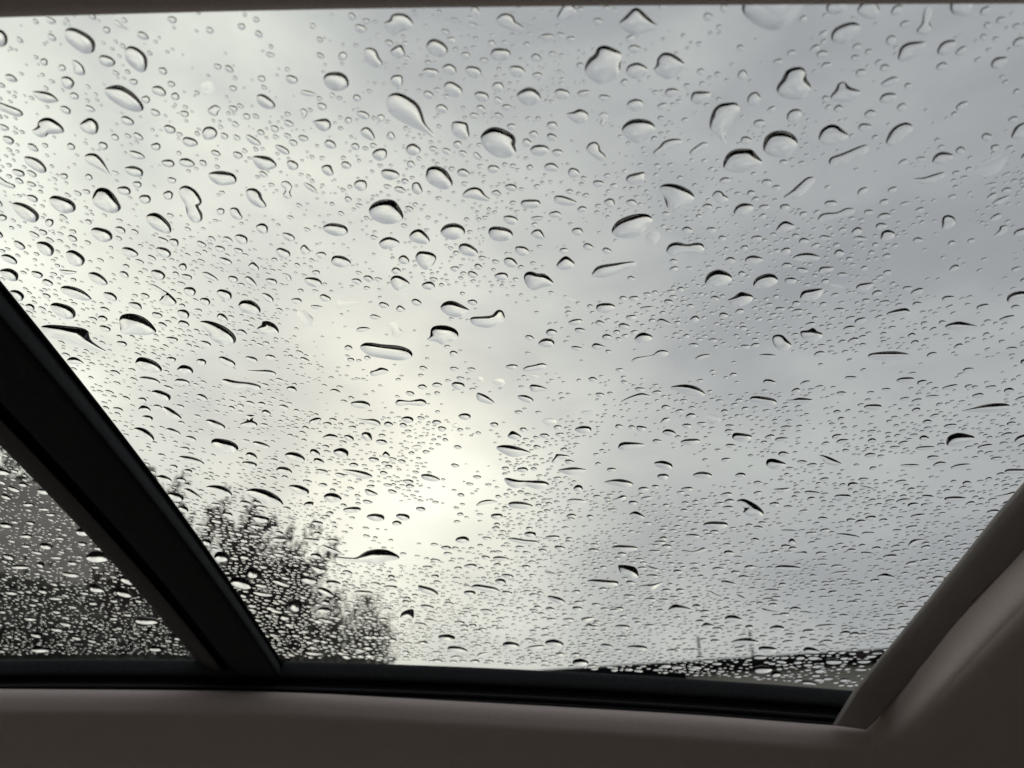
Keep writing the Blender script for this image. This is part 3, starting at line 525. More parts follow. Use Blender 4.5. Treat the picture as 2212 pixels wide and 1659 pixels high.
# outlines read off the photograph, one string per ninth of it (x,y in that ninth, 2212 x 1659 units):
# "cx cy w h angle" = oval, "x,y x,y ..." = outline, trailing f = flat film of water
DROPS = {
(0, 0): """
418,215 435,185 480,180 560,215 612,265 615,320 590,345 540,345 470,300 425,255;810,330 835,300 880,305 935,345 955,390 950,445 925,470 890,460 840,420 812,380;
692 395 112 72 20;460,395 495,393 535,425 550,460 545,485 515,487 480,470 478,430;438 535 95 75 35;
672,580 720,556 780,552 850,590 900,640 930,690 925,715 880,725 800,700 720,650 685,610;205,597 270,590 330,605 375,645 370,660 310,668 250,645;
208,845 240,820 250,785 290,762 340,770 400,815 415,855 370,868 310,870 300,885 260,890 215,865;517,820 530,790 580,762 625,785 640,825 625,865 590,872 545,855;
-60,200 0,190 35,215 50,250 40,290 0,305 -60,300;-20,660 50,680 130,712 150,745 110,758 50,735 -20,700;-20,1130 0,1145 50,1180 98,1200 90,1222 50,1215 0,1195 -20,1190;
55 908 80 50 30;230 1065 165 75 33;120 1120 88 45 20;548,1015 570,995 620,995 660,1030 690,1080 710,1120 730,1150 700,1130 650,1100 590,1070 555,1045;
600,1275 630,1222 690,1220 740,1260 780,1330 782,1355 745,1380 690,1375 625,1340 600,1310;405 1325 185 100 22;168 1375 195 95 33;1030 1445 185 100 33;
1158,1240 1175,1210 1215,1203 1270,1235 1305,1290 1305,1320 1285,1340 1310,1380 1310,1425 1280,1445 1250,1440 1215,1400 1200,1330 1170,1280;
1593,1255 1605,1225 1650,1220 1690,1250 1700,1285 1725,1325 1720,1345 1680,1345 1620,1310;1348,1130 1390,1110 1450,1108 1510,1125 1535,1160 1520,1190 1480,1198 1420,1200 1370,1170;
1637,1015 1690,1008 1750,1020 1790,1060 1785,1085 1730,1105 1680,1095 1645,1055;1720 660 140 75 33;1345 570 95 90 30f;1030 590 100 62 25;1135 625 55 50 30;
1310,855 1330,825 1370,820 1400,840 1408,870 1380,900 1330,905 1312,880;1230 920 105 60 15;1640 910 115 45 33;1830 970 105 45 28;1100 838 80 55 25;825 783 90 55 25;870 1110 130 65 18;885 1005 105 50 20;
1210 1055 100 60 12;1090 1058 85 52 10;1345,715 1370,690 1400,680 1430,705 1415,725 1405,750 1380,750 1355,735;2020,790 2080,770 2120,770 2145,800 2135,835 2100,852 2060,835 2040,805;1890 515 80 55 20;
2095,525 2110,480 2160,465 2212,470 2250,500 2260,550 2230,580 2180,590 2130,575;2083,1090 2100,1070 2140,1070 2155,1100 2160,1130 2130,1140 2095,1120;1895 1070 80 60 30;2140 935 80 55 25;1780 835 55 45 30;
1815,1200 1830,1175 1870,1175 1897,1215 1880,1235 1880,1255 1895,1280 1860,1290 1828,1265 1845,1245 1850,1225;668 945 65 50 35;1010 950 65 50 10;895 885 75 40 30;2010 1215 100 35 35;1870 800 70 40 25;
805 1235 95 55 15;890 1195 58 42 20;940 1290 75 62 15;1090 1265 65 60 25;660 1520 150 85 20;780 1490 75 42 25;295 1610 130 80 30;125 1590 85 48 30;470 1545 65 40 30;320 1443 55 55 20;278 1505 60 35 25;210 1285 80 42 25;15 1410 60 45 10;
1488,1365 1505,1345 1540,1350 1560,1385 1572,1412 1545,1425 1505,1405;1430 1370 52 45 25;1700 1480 82 65 20;1870 1535 90 48 25;1565 1550 90 60 30;2092,1480 2110,1455 2160,1445 2230,1460 2255,1490 2240,1520 2180,1530 2120,1510;
1095,1560 1115,1545 1150,1552 1158,1580 1145,1598 1115,1590;1945,1615 1970,1585 2000,1610 2010,1635 1970,1650;1835 1640 100 60 20;1060 1635 110 60 25;840 1635 115 60 20;1305 1583 68 38 30;1425 1612 65 40 15;1545 1625 62 35 20;
415 1142 52 40 20;575 1148 52 40 25;1112 1168 62 38 15;335 243 65 38 35;690 195 52 42 35;735,140 760,132 790,160 840,195 800,185 755,165;1115 128 65 42 30;1358 197 55 40 30;1565 172 52 42 25;1660 128 45 35 30;1410 432 52 38 20;1750 355 60 32 15;
1695 510 52 42 20;1510 573 50 38 20;1995 605 108 35 12;1945,715 1970,703 1992,730 1978,760 1965,775 1955,745;285 402 55 45 30;402 440 50 42 35;480 622 60 45 25;425 712 80 45 30;1055 460 60 45 35;945 645 58 48 30;1005 730 70 42 25;1195 738 60 42 25;
1110 545 52 38 25;865 530 58 38 20;745 890 52 42 30;460 950 55 45 30;1398 992 65 38 25;1540 1005 65 45 25;2085 690 65 48 25;1900 925 60 40 20;1965 895 68 40 15;1690 858 52 36 20;1597 755 52 40 25;1510 703 60 38 15""",
(1344, 0): """
270,150 310,130 330,95 380,85 430,100 462,140 465,170 430,195 380,205 340,235 310,215 280,175;1003,135 1030,95 1075,85 1115,105 1130,140 1165,160 1175,190 1150,205 1090,190 1030,165;1395,125 1415,70 1440,35 1480,25 1515,50 1520,80 1490,110 1440,135;
1800,155 1840,105 1890,55 1930,55 1980,100 2030,150 2065,175 2040,190 1980,205 1900,230 1840,200;550,300 570,260 610,252 660,275 690,315 680,350 640,370 590,355 560,330;145,360 150,320 185,308 225,325 245,370 268,410 250,435 210,435 165,405;
315,335 350,300 390,292 412,340 410,358 370,380 330,360;1577,440 1600,385 1640,350 1665,305 1720,295 1780,320 1817,350 1810,410 1800,470 1760,520 1690,545 1640,530 1590,490;1845,460 1860,425 1910,405 1950,415 1985,445 1975,480 1930,510 1880,505 1852,485;
2022,450 2040,425 2048,380 2085,342 2140,345 2190,375 2222,410 2225,430 2200,465 2160,500 2110,513 2050,485;968,350 985,318 1040,312 1085,325 1095,355 1070,385 1020,395 980,378;700 450 95 70 15;578 470 105 60 5;855 465 110 72 15;1138 462 110 75 18;
1230,370 1250,347 1280,355 1300,390 1270,400 1235,390;318,515 340,488 390,490 398,530 385,560 350,565 325,540;662,572 680,535 720,530 770,560 785,590 770,620 730,630 685,605;910 625 95 65 12;977,560 995,535 1035,535 1052,565 1045,590 1015,600 985,585;
1135,620 1165,585 1215,565 1260,580 1288,615 1290,645 1255,675 1210,685 1160,660;1430 610 95 75 5;1570 605 80 45 -10;1705 635 78 45 10;1850,685 1865,655 1910,640 1950,655 1950,690 1920,720 1880,715;2140 600 90 60 -10;
290,680 295,635 330,605 380,603 440,630 495,670 525,730 545,800 585,850 610,890 590,893 540,860 450,820 370,780 310,730;1455,740 1500,725 1545,705 1590,725 1600,750 1580,790 1545,805 1500,785;1665,750 1695,728 1728,745 1720,770 1710,790 1715,815 1690,820 1675,800 1685,775;
1817,850 1830,810 1880,775 1950,770 2010,790 2035,830 2010,870 1960,920 1900,925 1850,895;903,885 940,840 990,822 1050,835 1110,870 1130,905 1125,950 1135,975 1110,1010 1050,1025 980,1005 920,950;713,820 725,790 770,785 815,800 825,840 830,880 810,905 760,895 720,860;
123,850 150,825 185,832 215,880 210,910 175,905 135,880;293,890 310,855 335,860 350,900 320,908;650 705 78 58 10;1365 815 65 60 5;1245 870 58 45 10;1223,975 1245,945 1300,937 1340,955 1340,985 1300,1010 1250,1005;
1587,965 1605,930 1645,918 1670,940 1680,975 1710,1005 1708,1035 1680,1045 1640,1020 1600,990;2022,985 2060,950 2090,915 2150,898 2200,905 2205,930 2170,955 2110,985 2050,1010 2025,1010;465 970 95 78 10;250 1000 100 80 -5;
548,1130 560,1090 610,1075 670,1095 710,1150 722,1195 690,1225 640,1225 580,1195 550,1160;315 1130 115 75 12;125 1200 88 72 15;457,1215 465,1185 500,1182 520,1215 525,1245 495,1262 465,1245;855,990 880,988 913,1030 890,1038 860,1020;985 1095 78 52 5;790 1120 80 55 12;
1360 1085 90 60 10;1505 1120 75 65 20;782,1265 810,1230 860,1212 905,1225 935,1265 965,1290 955,1305 900,1300 830,1285 790,1280;178,1360 210,1315 270,1292 340,1298 380,1345 403,1400 390,1430 340,1450 270,1450 200,1415;1100 1215 78 48 8;968,1250 1010,1230 1040,1265 1010,1270;
1163,1325 1175,1298 1230,1292 1280,1298 1288,1330 1250,1350 1185,1348;1378,1300 1390,1268 1450,1272 1520,1305 1522,1325 1470,1335 1400,1320;1845,1165 1860,1135 1920,1118 1967,1118 1962,1165 1930,1190 1870,1195;
2060,1230 2080,1198 2140,1190 2205,1205 2260,1235 2287,1270 2280,1300 2230,1350 2160,1378 2115,1350 2090,1280;1700,1310 1735,1285 1765,1295 1770,1335 1735,1345;1880 1315 68 48 10;1665 1190 68 48 5;
1752,1490 1780,1440 1840,1405 1920,1385 1990,1390 2018,1430 1980,1470 1930,1525 1870,1545 1800,1540 1760,1520;1975,1530 2010,1500 2060,1510 2060,1550 2020,1590 1985,1570f;642,1500 670,1460 730,1445 785,1465 803,1500 780,1535 720,1555 665,1535;
953,1500 975,1470 1040,1470 1095,1490 1112,1525 1080,1555 1020,1565 970,1545;440,1530 465,1495 510,1485 550,1515 573,1555 560,1580 510,1580 455,1560;1097 1425 95 60 10;1385 1390 80 45 0;1270 1415 85 30 -3;1530 1500 75 50 5;1228,1520 1250,1490 1290,1488 1315,1530 1310,1550 1270,1545;
243,1580 270,1545 320,1535 375,1565 360,1595 280,1615;820 1620 135 75 20;1170 1625 95 60 15;1600 1600 70 45 15;1720 1625 60 40 10;2106,1615 2130,1580 2180,1568 2240,1582 2300,1572 2340,1580 2352,1615 2330,1640 2270,1640 2200,1650 2150,1665 2112,1640;
820,155 850,145 890,170 880,188 840,178;675 208 58 38 25;123 185 78 55 20;1335 240 85 48 5;1665 140 58 50 15;730 130 48 30 10;1900 318 88 55 5;805 360 58 48 20;1370 352 55 38 5;925 392 62 35 10;140 745 90 50 20;565 615 72 50 20;100 635 52 45 15;1020 750 65 35 25;
1400 990 70 48 5;30 1070 65 50 15;8 365 55 60 25;255 765 48 50 20;45 780 48 42 0;90 950 58 45 15;595 965 52 38 10;450 1065 52 48 25;380 1230 78 42 15;1270 490 65 45 10;860 750 58 40 5;1070 695 60 40 0;2080 690 70 45 -15""",
(2688, 0): """
385,30 390,80 430,130 500,175 580,198 650,180 720,130 785,40 790,-40 600,-80 400,-60;930,50 945,20 1000,-5 1060,20 1050,70 990,92 945,85;1133,80 1145,35 1190,10 1250,15 1275,60 1275,90 1240,122 1180,118;1350,80 1370,40 1410,30 1425,55 1405,90 1365,100;
1515,200 1550,150 1560,90 1575,45 1605,45 1612,90 1600,140 1612,180 1590,220 1540,225;1735,20 1740,75 1790,105 1850,95 1880,40 1870,-10 1780,-20;962,225 985,185 1040,155 1100,142 1145,160 1150,195 1110,235 1050,280 990,280 965,255;
1318,270 1330,240 1360,228 1382,245 1375,280 1345,298;1395,370 1410,310 1460,275 1530,268 1580,275 1560,320 1500,370 1430,398 1398,390;1650,325 1675,280 1725,258 1772,268 1760,310 1710,355 1660,355;1998,410 2020,380 2060,368 2105,375 2090,415 2050,448 2008,440;1805 330 85 45 -35;
1440 155 70 40 -20;2140,295 2150,260 2190,240 2225,250 2220,290 2170,305;608,580 620,545 645,510 670,460 720,435 775,437 800,470 803,510 828,550 825,590 780,640 700,645 630,620;958,625 990,580 1010,540 1050,530 1080,560 1150,590 1145,620 1090,655 1020,660 970,650;
53,640 65,600 110,590 175,598 180,620 160,655 110,675 65,665;175,825 178,770 200,710 240,675 300,665 350,668 370,715 350,750 310,820 275,880 285,935 265,940 240,890 195,860;418,650 435,610 475,595 500,620 505,645 480,680 435,680;356,495 370,460 400,453 418,480 410,510 380,523;115 465 45 42 0;
520,945 535,890 580,855 640,845 700,860 740,900 742,945 700,1000 630,1022 560,1005 525,975;262,1070 280,1010 330,970 400,962 450,970 490,1015 518,1050 500,1080 430,1110 350,1120 280,1105;880,890 900,840 950,808 1000,812 1050,850 1075,880 1055,915 1000,940 930,940 890,915;
1317,915 1345,850 1390,810 1450,793 1490,815 1488,845 1440,895 1380,945 1330,940;2130,880 2150,830 2190,800 2230,800 2240,860 2200,895 2140,900;948,1055 960,1020 1040,990 1150,945 1200,938 1210,960 1180,1000 1100,1040 1030,1080 970,1085;
655,1275 700,1240 760,1185 810,1148 855,1150 855,1175 820,1225 770,1280 700,1295 660,1290;45,985 90,945 130,922 160,930 155,955 110,985 60,1012;675,745 700,715 740,705 768,720 765,760 730,795 685,785;1618,1040 1640,1000 1690,982 1750,1000 1745,1030 1690,1060 1630,1058;
1810 685 90 45 -28;1180 825 88 55 -5;1278,640 1300,610 1350,600 1385,615 1375,645 1330,668 1285,662;1345 530 115 55 -22;1420 695 65 50 -30;1215 740 75 55 -10;905 350 72 50 -5;1155 472 70 50 -20;1680 430 75 50 -20;1310 440 65 45 -15;
1905,1065 1960,1040 2050,1010 2100,1005 2100,1040 2050,1110 1970,1140 1900,1110f;1485,1160 1560,1150 1640,1125 1700,1115 1690,1150 1640,1180 1560,1190;2005,1320 2050,1285 2120,1265 2110,1290 2050,1325;190,1270 215,1237 250,1240 270,1262 295,1280 285,1310 240,1325 210,1300;
330,1375 350,1335 400,1315 455,1330 450,1365 410,1400 350,1400;875,1425 895,1390 940,1378 1000,1375 1060,1348 1110,1352 1115,1375 1070,1400 990,1420 900,1440;605,1490 630,1450 670,1432 725,1460 715,1485 660,1505 615,1505;1680,1465 1685,1410 1720,1392 1760,1410 1765,1450 1730,1480 1690,1485;
1283,1540 1290,1505 1330,1488 1372,1505 1368,1540 1330,1560 1290,1555;2015,1530 2050,1490 2060,1465 2105,1462 2100,1500 2060,1525;2145,1520 2165,1490 2230,1475 2240,1510 2180,1530;545 1185 65 50 0;410 910 72 55 0;495 800 70 55 -15;960 1320 82 45 -5;1165 1240 75 45 -35;1360 1230 65 38 -20;
1305 1400 85 42 -10;1440 1320 68 25 -15;1205 1375 60 35 -10;785 1562 68 42 -5;480 1545 70 40 -5;1150 1545 88 30 3;925 1540 80 32 5;1525 1555 65 35 0;1870 1560 50 30 -10;1305 1310 60 40 -15;1970 885 68 45 -5;1800 975 60 50 -15;1545 1030 60 32 -5;160 1340 68 42 0;165 110 60 55 -10;270 55 50 55 -10;
1975 165 50 40 -20;2060 130 65 40 -25;1950 240 45 40 -10;1130 305 60 45 -25;1120 375 60 40 -10;620 400 62 40 -10;705 345 60 40 -20;2165 170 55 35 -15;1205 335 50 35 -25;2000 1195 85 22 -12;2100 1130 65 22 -20;1825 1150 60 20 -8""",
(0, 1008): """
487 15 140 90 35;60 20 120 50 25;62 120 130 75 22;390,210 420,192 480,200 540,225 590,270 590,285 545,288 470,270 405,240;570,115 610,103 660,125 695,165 690,188 640,185 590,155;410 355 180 88 25;110 255 100 65 30;385,88 430,90 495,100 480,115 420,118 390,105;715 262 95 52 25;1025 122 100 62 25;
955,180 1000,185 1050,215 1100,245 1140,285 1148,305 1110,325 1060,320 1025,290 1050,270 1040,240 1000,210 960,195;830,305 870,297 910,310 918,345 890,345 845,325;772,415 790,382 850,372 920,390 975,430 1015,485 1000,500 950,513 860,510 785,505 780,475;
260,460 320,445 430,452 530,465 575,490 580,530 620,575 690,615 680,622 600,612 500,585 420,550 310,525 280,495;1288,430 1330,418 1400,432 1470,465 1520,510 1530,550 1500,575 1440,575 1370,540 1350,500 1310,460;1665,470 1695,445 1700,425 1740,422 1785,445 1808,490 1780,510 1720,512 1680,495;
1545,320 1565,290 1620,285 1665,310 1690,350 1670,375 1610,372 1560,350;960 708 185 85 20;1200 738 105 62 8;433,675 460,655 500,660 545,695 520,700 450,698;1190 375 85 55 25;1440 400 75 50 30;1190 440 75 45 20;1018 383 72 38 18;1230 230 80 62 10;1455 250 105 65 22;
1305,110 1340,103 1390,130 1415,160 1390,165 1330,135;1585,145 1605,130 1640,150 1665,195 1635,195 1600,175;1608,65 1640,38 1678,75 1665,98 1630,88;2030 168 115 62 15;1460 35 90 45 20;1185 70 55 48 20;1330 295 70 50 25;1735 270 90 45 33;
1925,390 1935,355 1975,350 2010,385 2035,415 2030,455 1990,465 1945,440f;1470 685 120 50 25;1630 670 82 38 15;1305 688 62 48 20;1595,742 1660,740 1740,738 1785,755 1780,775 1720,770 1650,760;1435,812 1460,795 1530,810 1620,820 1680,838 1690,860 1650,870 1590,855 1530,860 1470,845;
970 805 140 42 12;1180 815 100 38 8;1045 905 135 62 20;897,990 920,968 955,975 978,1000 950,1010 905,1005;1053,980 1090,980 1140,1010 1175,1045 1165,1060 1110,1055 1070,1030;1310 915 75 35 25;1890 863 70 38 8;865,1125 890,1110 940,1120 985,1155 1000,1190 970,1200 920,1180;
1585,1030 1655,1032 1635,1055 1640,1070 1672,1085 1660,1105 1600,1112 1545,1095 1595,1070 1605,1055;1395 1092 135 50 22;1075,1120 1110,1115 1160,1140 1170,1160 1125,1155 1085,1140;1455 1230 178 90 12;1160,1300 1200,1295 1270,1310 1322,1340 1310,1355 1250,1345 1175,1325;1690 1225 115 40 15;
1845,1290 1880,1270 1940,1280 1977,1315 1950,1335 1880,1325;1618 1350 100 40 8;1840 1390 105 48 8;2040 1275 70 45 25;2065 1330 75 38 15;2085 1395 80 30 8;2090,1175 2130,1152 2175,1160 2190,1180 2150,1192 2105,1188;1630 1295 80 42 20;957 1050 75 35 12;2040 1070 85 40 -22;
1012,1435 1050,1418 1100,1440 1112,1460 1060,1465;1188,1515 1220,1505 1265,1530 1315,1575 1290,1575 1240,1555;1330,1500 1370,1485 1440,1490 1490,1520 1505,1550 1470,1558 1410,1540 1350,1515;1590,1525 1640,1505 1720,1515 1790,1550 1830,1590 1832,1620 1780,1615 1740,1620 1700,1590 1630,1555;
1940 1515 140 58 18;2098,1555 2130,1535 2180,1540 2215,1570 2195,1590 2150,1600 2110,1580;1140 1560 105 55 20;1175 1450 65 30 15;1190 1640 70 40 20;1590 1600 75 30 10;1400 1610 60 25 10;1965,1615 1990,1592 2032,1595 2020,1620 1985,1628;2107 272 75 45 20;2050 330 78 25 5;
1815,118 1850,112 1885,135 1885,165 1860,160 1850,130;290 1525 100 40 5;40 1560 70 30 20;150 1480 60 30 10;90 1510 85 30 20;185 1610 75 25 0;285 1640 70 20 5;-20,1370 40,1385 70,1410 40,1420 -20,1410;240 120 80 45 20;1210 135 75 35 15;805 120 65 40 25;1510 150 65 45 15;1760 165 80 40 12;
680 470 75 40 20;790 568 70 35 12;1115 540 80 35 10;195 330 65 40 20;940 258 60 35 20;665 405 62 40 15;1110 670 62 35 10;1115 960 0 0 0;1725 1015 60 35 15;1570 495 65 35 25""",
(1344, 1008): """
480,10 500,-28 550,-30 590,-20 615,5 605,40 570,85 530,85 495,50;405 25 75 55 15;-5 35 130 75 10;1053,25 1080,8 1120,20 1142,60 1110,75 1065,60;1393,60 1420,20 1455,0 1490,20 1512,50 1490,80 1440,90 1405,80;
1183,130 1200,105 1235,100 1270,112 1315,115 1355,145 1377,180 1350,195 1300,205 1250,222 1210,205 1188,165;1620,130 1640,85 1680,60 1780,45 1880,35 1912,45 1905,65 1840,85 1770,120 1700,140 1640,135;318,155 340,128 385,130 435,165 440,190 400,205 375,225 345,215 325,185;565 192 85 55 3;850 120 68 42 15;
1038 132 85 55 5;165 208 45 25 5;642,330 670,298 720,290 775,312 830,350 815,365 790,390 740,397 690,385 655,360;833,415 850,395 920,390 975,382 1010,350 1045,355 1060,400 1040,430 990,455 940,465 860,450;550,545 575,520 580,475 610,452 680,450 740,475 760,510 740,545 690,560 655,575 610,555;
850 300 62 38 10;487 300 68 42 22;275 318 68 38 15;355,345 375,318 410,340 408,358 370,362;187,385 215,378 260,400 230,410 195,405;140 475 90 32 -3;295,445 330,430 375,440 380,475 400,490 380,520 335,520 325,485f;-30,290 40,280 120,285 145,300 100,325 30,345 -30,350f;
122,600 135,570 180,560 270,572 370,580 440,605 463,640 440,668 370,677 280,665 180,645;187,750 220,738 255,722 300,735 300,755 250,772 200,778;1710 335 125 65 -3;1895 275 62 35 -5;1278,560 1310,535 1350,535 1380,555 1370,585 1320,590 1285,578;1360 495 68 48 0;1220 530 58 35 15;
1900,535 1925,505 1965,495 2015,520 2000,550 1950,566 1910,552;2045,420 2080,405 2140,440 2120,450 2060,440;1470,430 1505,410 1555,410 1550,435 1500,450;1830 455 72 42 5;1545 482 68 35 5;1675 435 60 35 10;1720 525 62 40 0;1622,590 1640,565 1675,570 1720,595 1690,600 1650,608;1525 598 75 30 8;
1875,690 1900,660 1960,650 2020,640 2050,612 2100,610 2125,632 2090,655 2020,655 1950,675;1175,735 1200,715 1250,705 1300,693 1333,710 1310,730 1250,740 1200,748;1105 718 78 35 0;815,728 850,722 872,740 840,748;1980 338 92 28 -3;2120 298 58 38 10;1020 815 85 50 10f;900 800 50 35 20f;1250 780 55 25 5f;
757 840 88 50 12;620 835 65 32 3;525 848 62 32 5;1220,850 1235,832 1290,840 1340,868 1290,875 1240,882;877,890 900,888 950,910 995,955 950,957 885,935;1195 925 112 42 18;125 962 135 48 5;350,955 370,930 440,938 510,925 548,940 545,970 480,968 430,965 370,972;
2128,855 2170,838 2240,832 2310,850 2357,890 2340,912 2260,905 2180,880;1808,945 1850,920 1910,895 1955,888 2010,912 1960,925 1890,935 1830,950;430 1060 82 42 5;800 1040 78 45 0;90,1050 150,1058 210,1055 250,1075 250,1105 210,1095 150,1080;305 1090 58 35 10;130,1160 150,1140 190,1150 198,1195 160,1198;
50 1180 70 38 20;262 1205 72 35 10;617 1078 60 32 5;1148 1012 50 25 3;1078,1165 1105,1133 1145,1150 1167,1175 1130,1190 1090,1180;1178 1125 45 30 0;1570 1125 112 48 0;1350 1075 90 50 5f;2067,1080 2090,1050 2130,1050 2120,1070 2080,1085;1913,1105 1940,1100 1975,1110 1970,1130 1930,1138;2125 1145 85 45 10;2045 1200 58 28 0;
1793,1240 1815,1208 1880,1205 1960,1218 1955,1235 1900,1250 1820,1260;1003,1245 1040,1225 1110,1228 1180,1250 1232,1278 1190,1290 1120,1303 1060,1285;210 1320 68 35 10;265,1295 285,1265 315,1290 300,1310;0 1275 105 60 10;575 1437 122 45 12;0,1387 80,1385 160,1400 202,1425 190,1440 150,1447 80,1425;
1360,1338 1385,1300 1395,1283 1450,1288 1480,1300 1460,1315 1410,1320 1395,1340;1175 1385 72 35 3;1403,1388 1450,1375 1510,1368 1588,1385 1560,1402 1490,1418 1440,1408;2090 1355 120 55 12;1750 1385 60 28 0;1053,1445 1080,1437 1150,1452 1230,1455 1300,1455 1347,1475 1330,1500 1270,1512 1200,1492 1130,1505 1080,1485;
1700,1468 1750,1450 1810,1445 1870,1460 1892,1482 1850,1500 1780,1490;152,1515 180,1512 235,1540 220,1555 170,1550;190 1492 55 22 0;1535 1505 60 45 -5;2085 1430 72 42 3;880 1432 58 22 5;875,1612 905,1588 960,1578 1018,1595 980,1602 920,1612 880,1622;1158 1615 162 48 5;
1750,1585 1790,1565 1820,1550 1850,1560 1820,1585;1942,1570 1970,1558 2020,1560 1990,1578 1950,1582;1520 1590 130 35 3f;70 1645 120 40 -3;515 1640 65 30 10;1890 1600 62 30 0;2035 1495 48 25 0;1755 1645 62 20 0;1480 285 78 24 2f;740 1100 50 30 10f;490 1240 70 30 3f;1600 1015 105 25 -3f""",
(2688, 1008): """
403,30 420,5 460,-5 510,10 518,30 480,52 430,55;712,10 760,-15 830,-20 890,5 870,28 790,35 730,28;143,165 165,115 220,88 270,95 318,130 310,165 260,200 200,208 155,190;457,180 480,140 540,115 590,118 617,150 605,180 560,205 500,210 465,200;290,285 330,265 375,233 430,245 457,265 440,300 380,330 320,320 303,300;
760,270 775,230 830,215 908,212 905,240 880,275 830,292 775,285;700 160 75 45 0;675 60 68 35 -3;775 92 78 35 5;880,100 900,70 980,72 960,100 900,112;1123,205 1150,180 1230,172 1233,195 1190,225 1140,222;1320,375 1370,350 1440,337 1468,350 1472,375 1430,400 1360,400;582,550 590,515 640,510 675,540 705,575 690,600 650,620 610,600;
763,490 810,480 845,465 870,485 907,505 890,540 830,558 780,535;1700,455 1750,430 1810,425 1912,455 1890,470 1800,490 1730,480;1200,655 1215,632 1290,620 1380,617 1460,632 1465,650 1420,670 1330,680 1240,670;80,665 110,642 160,635 182,648 150,660 100,675;495,640 555,633 610,645 590,658 530,662;
703,360 740,342 773,345 770,365 730,372;603,355 610,332 660,335 650,355;1080 470 78 38 -8;1720 275 82 38 -8;1945 330 82 40 -12;2100,285 2115,250 2170,228 2225,232 2235,270 2190,300 2120,302;2105 405 105 38 -12;265 385 60 38 0;70 578 62 30 0;210 275 58 35 8;1035 120 68 28 -3;1260 240 70 35 -15;
1150 420 80 40 -20;1310 300 70 28 -3;1015 350 68 32 -3;2135 600 75 25 -3;1485 515 50 35 -5;435,930 450,910 500,908 580,922 608,940 600,965 540,970 470,955;660,935 710,930 750,918 810,922 845,935 820,955 760,963 700,948;1235 980 120 42 0;1030 890 65 28 3;
1800,1005 1880,985 1960,962 2040,953 2110,960 2122,985 2080,1010 1980,1018 1880,1012;1445 805 118 42 -5;562 818 85 38 5;795 822 68 28 -15;885 848 62 20 -8;1090 790 75 28 0;1735 850 108 30 -12;1550 820 65 35 -10;1620 910 95 20 -3;2115 872 70 35 -5;2000 850 75 25 -5;
320,1165 340,1145 400,1150 447,1165 430,1195 380,1205 330,1190;50 1205 125 45 -3;640 1188 85 32 -5;672 1110 78 25 -3;1035 1200 85 30 -8;310 1230 65 28 5;305 1102 58 25 3;1708,1215 1720,1170 1780,1145 1850,1155 1893,1175 1870,1210 1800,1235 1730,1235;1960 1235 100 32 -10;1570 1245 125 30 -5;
1375 1240 70 22 -3;1565 1180 65 35 5;2150,1200 2170,1170 2230,1155 2230,1195 2180,1210;543,1355 550,1318 600,1315 668,1345 650,1370 590,1385;880,1290 930,1295 1000,1325 1032,1350 990,1362 930,1345 905,1318;775 1335 68 25 5;1475 1358 130 22 0;1800 1362 135 30 -10;
2085,1395 2110,1380 2180,1378 2225,1385 2225,1405 2160,1415 2110,1412;130 1420 122 45 0;375 1420 70 32 0;590,1512 640,1505 693,1502 685,1520 640,1538;840 1535 108 28 5;1040 1560 110 35 0;1430 1585 98 28 -8;1590 1560 78 28 5;1765 1575 148 38 0;
350,1590 390,1573 440,1590 490,1620 525,1659 510,1690 440,1690 390,1660 400,1640;30 1510 75 30 0;295 1630 70 25 3;235 1605 65 22 -8;685 1625 62 22 0;1140,1490 1180,1490 1240,1508 1210,1515;2015,1560 2080,1545 2150,1525 2150,1550 2080,1565;195 1055 105 65 8f;995 195 100 18 10f;
900 580 50 20 0;1860 1560 0 0 0;1165 525 52 25 -8;2030 760 0 0 0;1490 760 50 18 -5;1320 865 60 22 0;1220 885 50 20 0;1500 1160 55 20 -3""",
(0, 2016): """
635 290 155 75 3;835 440 110 60 12;580,470 620,465 665,490 680,512 640,520 590,510;805 525 110 50 15;300 220 88 42 10;540 130 100 50 8;135 355 130 28 0;460 405 120 32 8;265 340 50 38 10;40 85 85 35 8;170 155 80 28 3;950 705 150 48 2;265 890 130 40 0;240 795 85 35 3;1010 885 85 35 3;430 725 80 32 10;
370 760 80 30 10;200 690 90 28 3;60 290 80 35 15;240 262 75 22 10;365 295 78 20 5;470 330 65 28 8;535 205 60 28 5;390 170 60 22 5;280 510 65 35 15;75 522 90 28 8;620 355 55 22 5;360 560 90 20 5;215 600 55 22 5;370 645 60 25 8;605 590 60 25 5;500 815 65 28 8;600 835 60 22 8;735 820 55 22 0;
1165 820 70 25 3;740 690 60 20 3;830 665 60 20 3;470 615 60 18 10;200 70 60 25 8;330 15 65 22 3;170 220 60 22 5;35 318 45 25 15;945 535 55 25 25;900 575 45 25 15;550 685 50 20 10;20 645 50 22 10;15 900 50 22 10;640 235 60 25 5;740 575 55 20 5;1100 600 0 0 0;
1690 45 115 45 8;1435 290 100 65 12;1640 395 85 65 8;1565 460 140 75 15;1585 290 62 38 5;2000 440 112 50 12;1765,450 1800,437 1850,455 1880,480 1840,482;1915 605 90 75 3;2055,500 2085,487 2140,510 2165,545 2130,548 2080,525;1705 530 125 30 8;1845 680 68 42 10;2100 635 95 38 0;1810 177 100 32 3;2015 182 112 28 3;
2012,350 2050,350 2118,375 2070,400 2040,385;2080,215 2120,220 2212,262 2190,270 2120,250;2050 285 75 38 8;1650 155 75 22 3;1830,28 1860,35 1915,48 1890,58;2055 72 75 32 5;2035 915 115 25 3;1920 800 58 22 3;1695 475 80 28 5;1340 195 60 40 20;1580 540 50 30 10;1635 605 60 28 10;2110 585 62 30 5;2160 460 90 38 5;1780 95 50 22 0""",
